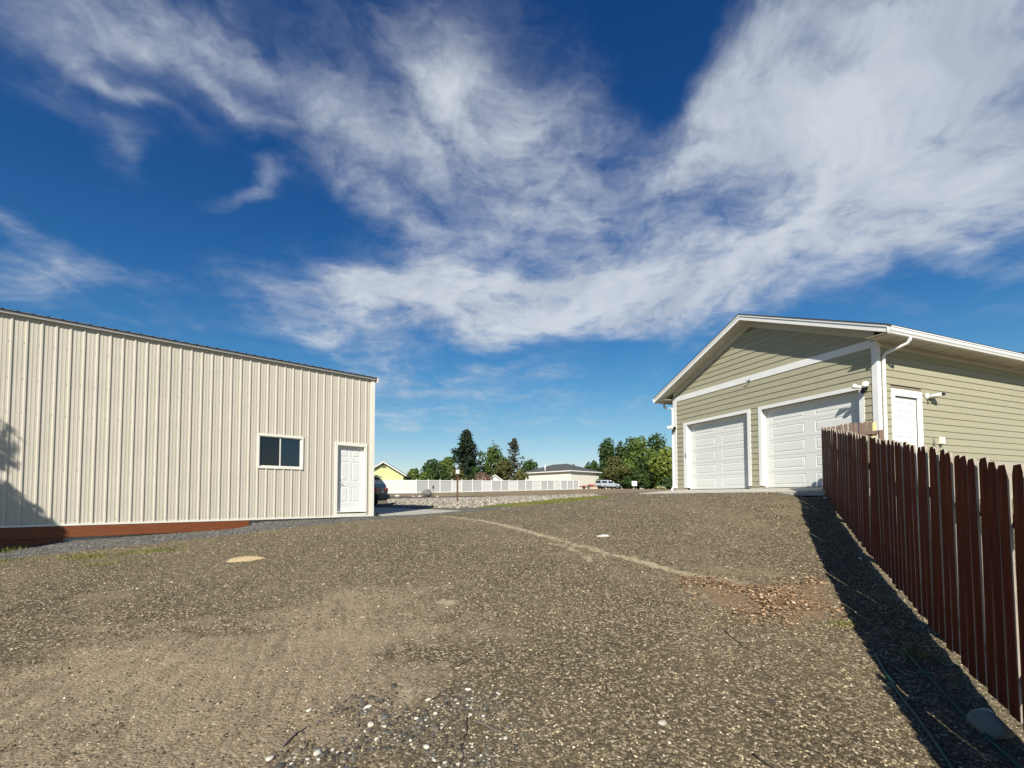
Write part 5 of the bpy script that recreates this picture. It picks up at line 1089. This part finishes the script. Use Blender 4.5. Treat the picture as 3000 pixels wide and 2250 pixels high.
decid('olive_tree', 'olive green low tree directly behind the pickup', 1795, 1340, 66, 102, L_brown, 2800, .3, seed=20, group='trees of the right hand grove', low=.03)
decid('leafy_tree', 'dark pine green tree right behind the yard sign', 1888, 1344, 50, 100, L_dark, 2400, .28, seed=21, group='trees of the right hand grove', low=.03)
decid('leafy_shrub', 'dark shrub between the pickup and the yard sign', 1838, 1395, 40, 100, L_dark, 1400, .26, seed=22, group='trees of the right hand grove', low=.02)
decid('leafy_shrub', 'dark low shrub under the bright tree by the garage', 1955, 1400, 50, 96, L_dark, 1500, .26, seed=23, group='trees of the right hand grove', low=.02)
decid('flowering_shrub', 'small pale flowering shrub at the grove edge near the garage', 1935, 1424, 24, 92, leafmat('pale_leaf', (.20, .22, .10), (.42, .42, .26)), 500, .18, seed=24, group='trees of the right hand grove', low=.02)
# the tree outside the picture whose shade falls on the shop wall
def shade_tree():
    T = thing('shade_tree', 'leafy tree standing left of the view, shading the shop wall', 'tree', (-11.75, 3.0, h1(-11.75, 3.0))); zg = T['_w'][2]; rs = np.random.RandomState(77)
    sdir = np.array([SUN[0] * math.cos(EL), SUN[1] * math.cos(EL), math.sin(EL)])
    def lift(s, z, t): return np.array(sp(s, -.02, z)) + sdir * t
    C = []; N_ = []
    def blob(c, r, n): d = rs.normal(size=(n, 3)); d /= np.linalg.norm(d, axis=1, keepdims=True); C.append(c + d * np.array(r) * (rs.rand(n, 1) ** .4)); N_.append(d + rs.normal(0, .6, (n, 3)))
    limbs = []
    for s, z, t, r, n in [(-8.9, -.35, 6.6, (.6, .9, .75), 1500), (-8.35, -.42, 6.9, (.42, .8, .62), 1100), (-7.95, -.66, 6.7, (.34, .6, .42), 700), (-7.62, -.90, 6.5, (.26, .5, .26), 420), (-9.4, .3, 6.6, (.6, .9, .9), 1200), (-10.2, .9, 6.8, (.8, 1, .9), 1200), (-11, 1.8, 7, (1, 1, .9), 1200), (-8.75, 1.60, 7.2, (.42, .6, .14), 230), (-8.66, 1.36, 7.2, (.34, .5, .10), 160), (-8.70, 1.08, 7.0, (.36, .5, .12), 210), (-9.1, 1.3, 7.1, (.4, .6, .42), 450), (-9.8, 2.4, 7, (.8, .9, .7), 900)]:
        c = lift(s, z, t); blob(c, r, n); limbs.append(c)
    C = np.concatenate(C); N_ = np.concatenate(N_); N_ /= np.linalg.norm(N_, axis=1, keepdims=True); v, f = quads(C, N_, rs.uniform(.04, .085, len(C)), .6); npmesh('crown', v, f, L_mid, origin=T['_w'], colors=np.repeat(rs.uniform(.7, 1.3, (len(C), 1)) * np.ones(3), 4, 0), parent=T)
    trunk(T, (-11.75, 3.0, zg), 5.2, .16, limbs=limbs)
shade_tree()
# lower growth filling in between the trunks
for k, (u, vt, w, Y, m, lb) in enumerate([(1300, 1378, 60, 86, L_dark, 'dark hedge like shrub under the spruce on its left'), (1345, 1372, 56, 84, L_brown, 'olive shrub in front of the spruce foot'), (1395, 1368, 44, 90, L_dark, 'dark shrub right of the spruce foot'), (1240, 1384, 40, 80, L_mid, 'low green shrub by the left trees'), (1180, 1392, 30, 82, L_dark, 'dark shrub at the yellow house eave'), (1525, 1372, 40, 86, L_brown, 'olive shrub against the left end of the cream house'),
     (1770, 1392, 40, 104, L_dark, 'dark undergrowth left of the olive tree in the grove'), (1815, 1390, 50, 108, L_dark, 'dark undergrowth right of the pickup bonnet'), (1860, 1385, 50, 110, L_dark, 'dark undergrowth below the big maple'), (1905, 1380, 50, 112, L_mid, 'green undergrowth between the sign and bright tree'), (1975, 1380, 40, 110, L_dark, 'dark undergrowth touching the garage corner'), (1760, 1372, 30, 130, L_mid, 'small green tree behind the pickup cab')]):
    decid('leafy_shrub', lb, u, vt, w, Y, m, 1100, .3, seed=60 + k, low=.0, lobes=7)
# ------------------------------------------------------------------ small things on the ground
def grass():
    P = []; D = []
    def add(X, Y, h0, h1_): k = len(X); P.append(np.stack([X, Y, SURF(X, Y)], 1)); D.append(RNG.uniform(h0, h1_, k))
    a = np.array(POLY_grass)[:, :2]; lo, hi = a.min(0), a.max(0); n = 26000; X = lo[0] + (hi[0] - lo[0]) * RNG.random(n); Y = lo[1] + (hi[1] - lo[1]) * RNG.random(n); k = (area(X, Y, POLY_grass, .5) > RNG.uniform(.35, .8, n)) & free(X, Y); add(X[k], Y[k], .03, .08)
    for (u, v, r, n, hh) in [(250, 1632, .42, 420, .07), (300, 1652, .4, 200, .04), (470, 1612, .45, 380, .06), (410, 1618, .35, 200, .06), (2470, 1830, .12, 90, .06), (40, 1640, .5, 200, .05), (2680, 1930, .14, 80, .07), (20, 1612, .3, 120, .12)]:
        g = gpt(u, v); X = g[0] + RNG.normal(0, r * .6, n); Y = g[1] + RNG.normal(0, r * .3, n); k = free(X, Y); add(X[k], Y[k], hh * .5, hh)
    P = np.concatenate(P); hgt = np.concatenate(D); n = len(P); a = RNG.uniform(0, 6.28, n); w = .0035 + hgt * .03; t = np.stack([np.cos(a), np.sin(a), a * 0], 1); lean = np.stack([-np.sin(a), np.cos(a), a * 0], 1) * (hgt * RNG.uniform(.1, .8, n))[:, None]
    v = np.stack([P - t * w[:, None], P + t * w[:, None], P + lean + np.stack([a * 0, a * 0, hgt], 1)], 1).reshape(-1, 3); m = mat('grass_blade', (.13, .15, .03), .7, col2=(.27, .26, .07), vscale=2, attr='tint', trans=(.16, .2, .04))
    o = npmesh('grass', v, np.arange(3 * n).reshape(-1, 3), m, colors=np.repeat(RNG.uniform(.7, 1.25, (n, 1)) * np.ones(3), 3, 0)); o['kind'] = 'stuff'; tag(o, 'thin yellow green grass strip and weed tufts around the gravel', 'grass')
grass()
def leaves():
    P = np.array(POLY_leaf)[:, :2]; lo, hi = P.min(0), P.max(0); n = 4600; X = lo[0] + (hi[0] - lo[0]) * RNG.random(n); Y = lo[1] + (hi[1] - lo[1]) * RNG.random(n)
    dens = area(X, Y, POLY_leaf, .5) * (.35 + .65 * (np.sin(X * 5.1 + 1) * np.sin(Y * 4.3) > -.1)); k = dens > RNG.uniform(.25, .95, n); X, Y = X[k], Y[k]; n = len(X)
    C = np.stack([X, Y, SURF(X, Y) + RNG.uniform(.004, .022, n)], 1); nr = np.stack([RNG.normal(0, .45, n), RNG.normal(0, .45, n), np.ones(n)], 1); nr /= np.linalg.norm(nr, axis=1, keepdims=True); s = RNG.uniform(.010, .030, n); v, f = quads(C, nr, s, .62)
    c = np.array([(.20, .115, .06), (.29, .185, .10), (.40, .27, .155), (.12, .058, .03), (.55, .43, .29)])[RNG.choice(5, n, p=[.28, .28, .22, .12, .10])]; m = mat('dry_leaf', (1, 1, 1), .8, attr='tint')
    o = npmesh('dry_leaves', v, f, m, colors=np.repeat(c, 4, 0)); o['kind'] = 'stuff'; tag(o, 'patch of dry reddish brown leaves on the gravel', 'leaves')
leaves()
def pebbles():
    # the bed of rounded river pebbles at the bottom of the picture
    poly = PX([(780, 2250), (850, 2150), (960, 2070), (1100, 2030), (1330, 2010), (1500, 2060), (1560, 2250), (1500, 2420), (760, 2420)], Ymin=1.2); P = np.array(poly)[:, :2]; lo, hi = P.min(0), P.max(0); n = 9000; X = lo[0] + (hi[0] - lo[0]) * RNG.random(n); Y = lo[1] + (hi[1] - lo[1]) * RNG.random(n); k = area(X, Y, poly, .25) * (.55 + .45 * np.sin(X * 7) * np.sin(Y * 9 + 1)) > RNG.uniform(.2, .95, n); X, Y = X[k], Y[k]; n = len(X); s = .006 + .013 * RNG.random(n) ** 2
    pal = np.array([(.055, .05, .042), (.10, .085, .062), (.15, .125, .09), (.21, .18, .13), (.09, .095, .095), (.48, .45, .37)]); c = pal[RNG.choice(6, n, p=[.22, .26, .2, .14, .1, .08])] * RNG.uniform(.8, 1.2, (n, 1))
    scatter('river_pebbles', np.stack([X, Y, SURF(X, Y) + s * .15], 1), s, c, 'pebble_stone', rounded_=True, flat=.5, label='rounded river pebbles strewn along the bottom of the yard', cat='pebbles', jit=.08)
    # the largest ones, one by one
    big = [(1085, 2128, .030, 3, 'largest cream oval pebble in the middle of the pebble bed'), (1078, 2075, .026, 3, 'cream pebble just above the largest oval one'), (790, 2220, .024, 3, 'cream pebble at the far left of the pebble bed'), (905, 2080, .020, 3, 'small white pebble at the upper left bed edge'), (1255, 2052, .022, 3, 'white pebble between the forked twig and dust patch'), (1370, 2020, .022, 3, 'lone white pebble right of the pale dust patch'), (1248, 2192, .022, 3, 'white pebble low in the centre near the bent twig'), (930, 2208, .026, 3, 'white round pebble among tan ones at lower left'),
           (815, 2245, .030, 0, 'dark flat pebble at the lower left corner of the bed'), (1270, 2142, .034, 1, 'big brown flat pebble left of the bent twig'), (1152, 2012, .028, 0, 'dark round pebble beside the pale dust patch'), (1210, 2035, .026, 1, 'brown pebble sitting in the pale dust patch'), (890, 2185, .026, 2, 'tan pebble beside the short grey stick'), (1125, 2110, .026, 4, 'blue grey pebble right of the largest cream one'), (1940, 2118, .034, 5, 'square chalky stone alone in the middle foreground gravel'), (2260, 2060, .026, 0, 'dark pebble in the open gravel toward the fence shadow')]
    ms = [mat('dark_pebble', (.055, .052, .045), .7, var=.2), mat('brown_pebble', (.13, .11, .075), .75, var=.2), mat('tan_pebble', (.22, .18, .12), .75, var=.2), mat('cream_pebble', (.55, .51, .42), .7, var=.1), mat('slate_pebble', (.12, .125, .125), .7, var=.15), mat('chalk_pebble', (.46, .42, .33), .8, var=.1)]
    for k, (u, v, r, c, lb) in enumerate(big):
        g = gpt(u, v, Ymin=1.2); rock('river_pebble', lb, (g[0], g[1], zs(g[0], g[1]) + r * .22), (r * 1.15, r * .8, r * .42), ms[c], 200 + k, cat='pebble', group='large foreground pebbles', sub=2)
pebbles()
def twigs():
    dk = mat('dark_twig', (.035, .026, .02), .9, var=.2); lt = mat('pale_twig', (.34, .27, .17), .85, var=.15); gy = mat('grey_stick', (.14, .12, .10), .9, var=.2)
    L = [([(1335, 1955), (1365, 1945), (1395, 1915)], .004, dk, 'curved dark twig in the middle of the foreground gravel'), ([(1265, 2055), (1295, 2030), (1360, 2055), (1370, 2060)], .004, dk, 'forked dark twig beside the pale dust patch'), ([(1365, 2110), (1368, 2150), (1355, 2190)], .005, dk, 'bent dark twig near the bottom centre'), ([(1352, 2190), (1353, 2250)], .005, dk, 'straight dark twig at the very bottom edge'),
         ([(1395, 2130), (1450, 2155), (1500, 2175)], .008, gy, 'weathered grey stick at the lower centre'), ([(825, 2190), (870, 2150), (905, 2130)], .007, gy, 'short grey stick across the pebble bed'), ([(880, 2108), (930, 2100)], .004, lt, 'short pale twig at the pebble bed edge'), ([(2120, 1848), (2180, 1900), (2245, 1925)], .0045, dk, 'long dark twig below the leaf patch'),
         ([(1780, 1885), (1840, 1905)], .004, dk, 'small dark twig left of centre in the right gravel'), ([(1935, 1825), (2000, 1832)], .0035, dk, 'thin dark twig above the pale straw'), ([(1950, 1850), (2035, 1849)], .003, lt, 'thin pale straw on the gravel below the leaf patch'), ([(2210, 2215), (2240, 2240), (2290, 2262)], .007, dk, 'thick dark twig at the lower right edge'),
         ([(2415, 2000), (2520, 2015)], .003, lt, 'long pale straw near the fence shadow'), ([(1410, 1850), (1460, 1838)], .003, dk, 'thin dark twig high in the centre gravel'), ([(2225, 1960), (2290, 2010)], .003, dk, 'slim dark twig between leaf patch and hose'), ([(2270, 1880), (2420, 1870)], .0025, lt, 'fine pale straw right of the long dark twig'), ([(2380, 1500), (2440, 1524)], .004, lt, 'pale twig lying in the fence shadow')]
    for k, (pts, r, m, lb) in enumerate(L):
        P = [gpt(u, v, Ymin=1.2) for u, v in pts]; Q = []
        for a, b in zip(P[:-1], P[1:]):
            for t in np.linspace(0, 1, 5)[:-1]: q = a + (b - a) * t + RNG.normal(0, .004, 3); Q.append((q[0], q[1], zs(q[0], q[1]) + r * 1.6))
        Q.append((P[-1][0], P[-1][1], zs(P[-1][0], P[-1][1]) + r)); n = len(Q); mb = MB(); mb.tube(Q, [r * (1 - .6 * i / n) for i in range(n)], 6); o = mb.build('twig', m, None, origin=Q[0], fix=False); tag(o, lb, 'twig', 'twigs lying on the gravel')
twigs()
def hose():
    m = mat('green_hose', (.008, .062, .052), .5, spec=.3)
    A = [(2562, 1922), (2590, 1968), (2625, 2025), (2680, 2100), (2725, 2165), (2790, 2262), (2850, 2360)]; B_ = [(2643, 1905), (2690, 1962), (2740, 2012), (2800, 2075), (2870, 2145), (2930, 2205), (2990, 2262), (3080, 2360)]
    for L, lb in ((A, 'left strand of teal garden hose in the fence shadow'), (B_, 'right strand of teal garden hose nearest the fence')):
        P = [gpt(u, v, Ymin=1.0) for u, v in L]; Q = []
        for a, b in zip(P[:-1], P[1:]):
            for t in np.linspace(0, 1, 6)[:-1]: q = a + (b - a) * t; Q.append((q[0], q[1], zs(q[0], q[1]) + .013))
        mb = MB(); Q[0] = (Q[0][0], Q[0][1], Q[0][2] - .02); mb.tube(Q, .015, 8); o = mb.build('garden_hose', m, None, origin=Q[-1], fix=False); tag(o, lb, 'hose', 'strands of the garden hose')
hose()
def patches():
    def disc(name, label, u, v, rx, ry, m, cat, n=28, dome=.02, seed=1):
        g = gpt(u, v); rs = np.random.RandomState(seed); mb = MB(); rings = []
        for q in (1.0, .75, .4):
            ring = []
            for k in range(n): a = 6.283 * k / n; w = 1 + .10 * math.sin(3 * a + seed) + .07 * math.sin(5 * a) + (rs.uniform(-.05, .05) if q == 1 else 0); x = g[0] + math.cos(a) * rx * q * w; y = g[1] + math.sin(a) * ry * q * w; ring.append((x, y, zs(x, y) + (.003 + dome * (1 - q * q) if q < 1 else -.004)))
            rings.append(ring)
        for a, b in zip(rings[:-1], rings[1:]):
            for k in range(n): mb.face([a[k], a[(k + 1) % n], b[(k + 1) % n], b[k]], 0, True)
        mb.face(rings[-1], 0, True); o = mb.build(name, m, None, origin=g); tag(o, label, cat)
    disc('sand_pile', 'flat round patch of yellow sand before the shop', 715, 1638, .32, .22, mat('yellow_sand', (.42, .32, .18), .95, var=.1, vscale=12, bump=.3, bscale=60), 'sand', dome=.035)
    disc('lime_spill', 'small splash of white lime on the gravel', 1768, 1571, .13, .09, mat('white_lime', (.50, .485, .44), .95, var=.2, vscale=20, bump=.4, bscale=60), 'spill', dome=.02, seed=4)
patches()
def corner_weed():
    g = np.array(sp(.10, -.05, -.60)); rs = np.random.RandomState(5); n = 160; T = thing('weed_tuft', 'dark weed growing at the shop corner by the slab', 'weed', (g[0], g[1], g[2] - .04)); d = rs.normal(size=(n, 3)); d /= np.linalg.norm(d, axis=1, keepdims=True); d[:, 2] = np.abs(d[:, 2]); C = g + d * np.array([.09, .09, .13]) * rs.rand(n, 1); v, f = quads(C, d, rs.uniform(.012, .03, n), .45)
    npmesh('leaves', v, f, mat('weed_leaf', (.02, .03, .018), .8, var=.3), origin=T['_w'], parent=T); mb = MB()
    for k in range(6): a = rs.uniform(0, 6.28); mb.tube([g - (0, 0, .05), g + np.array([math.cos(a) * .05, math.sin(a) * .05, .09])], .003, 5)
    mb.build('stems', MATS['dark_twig'], T, fix=False)
corner_weed()
for o in list(bpy.data.objects):
    if '_w' in o: del o['_w']
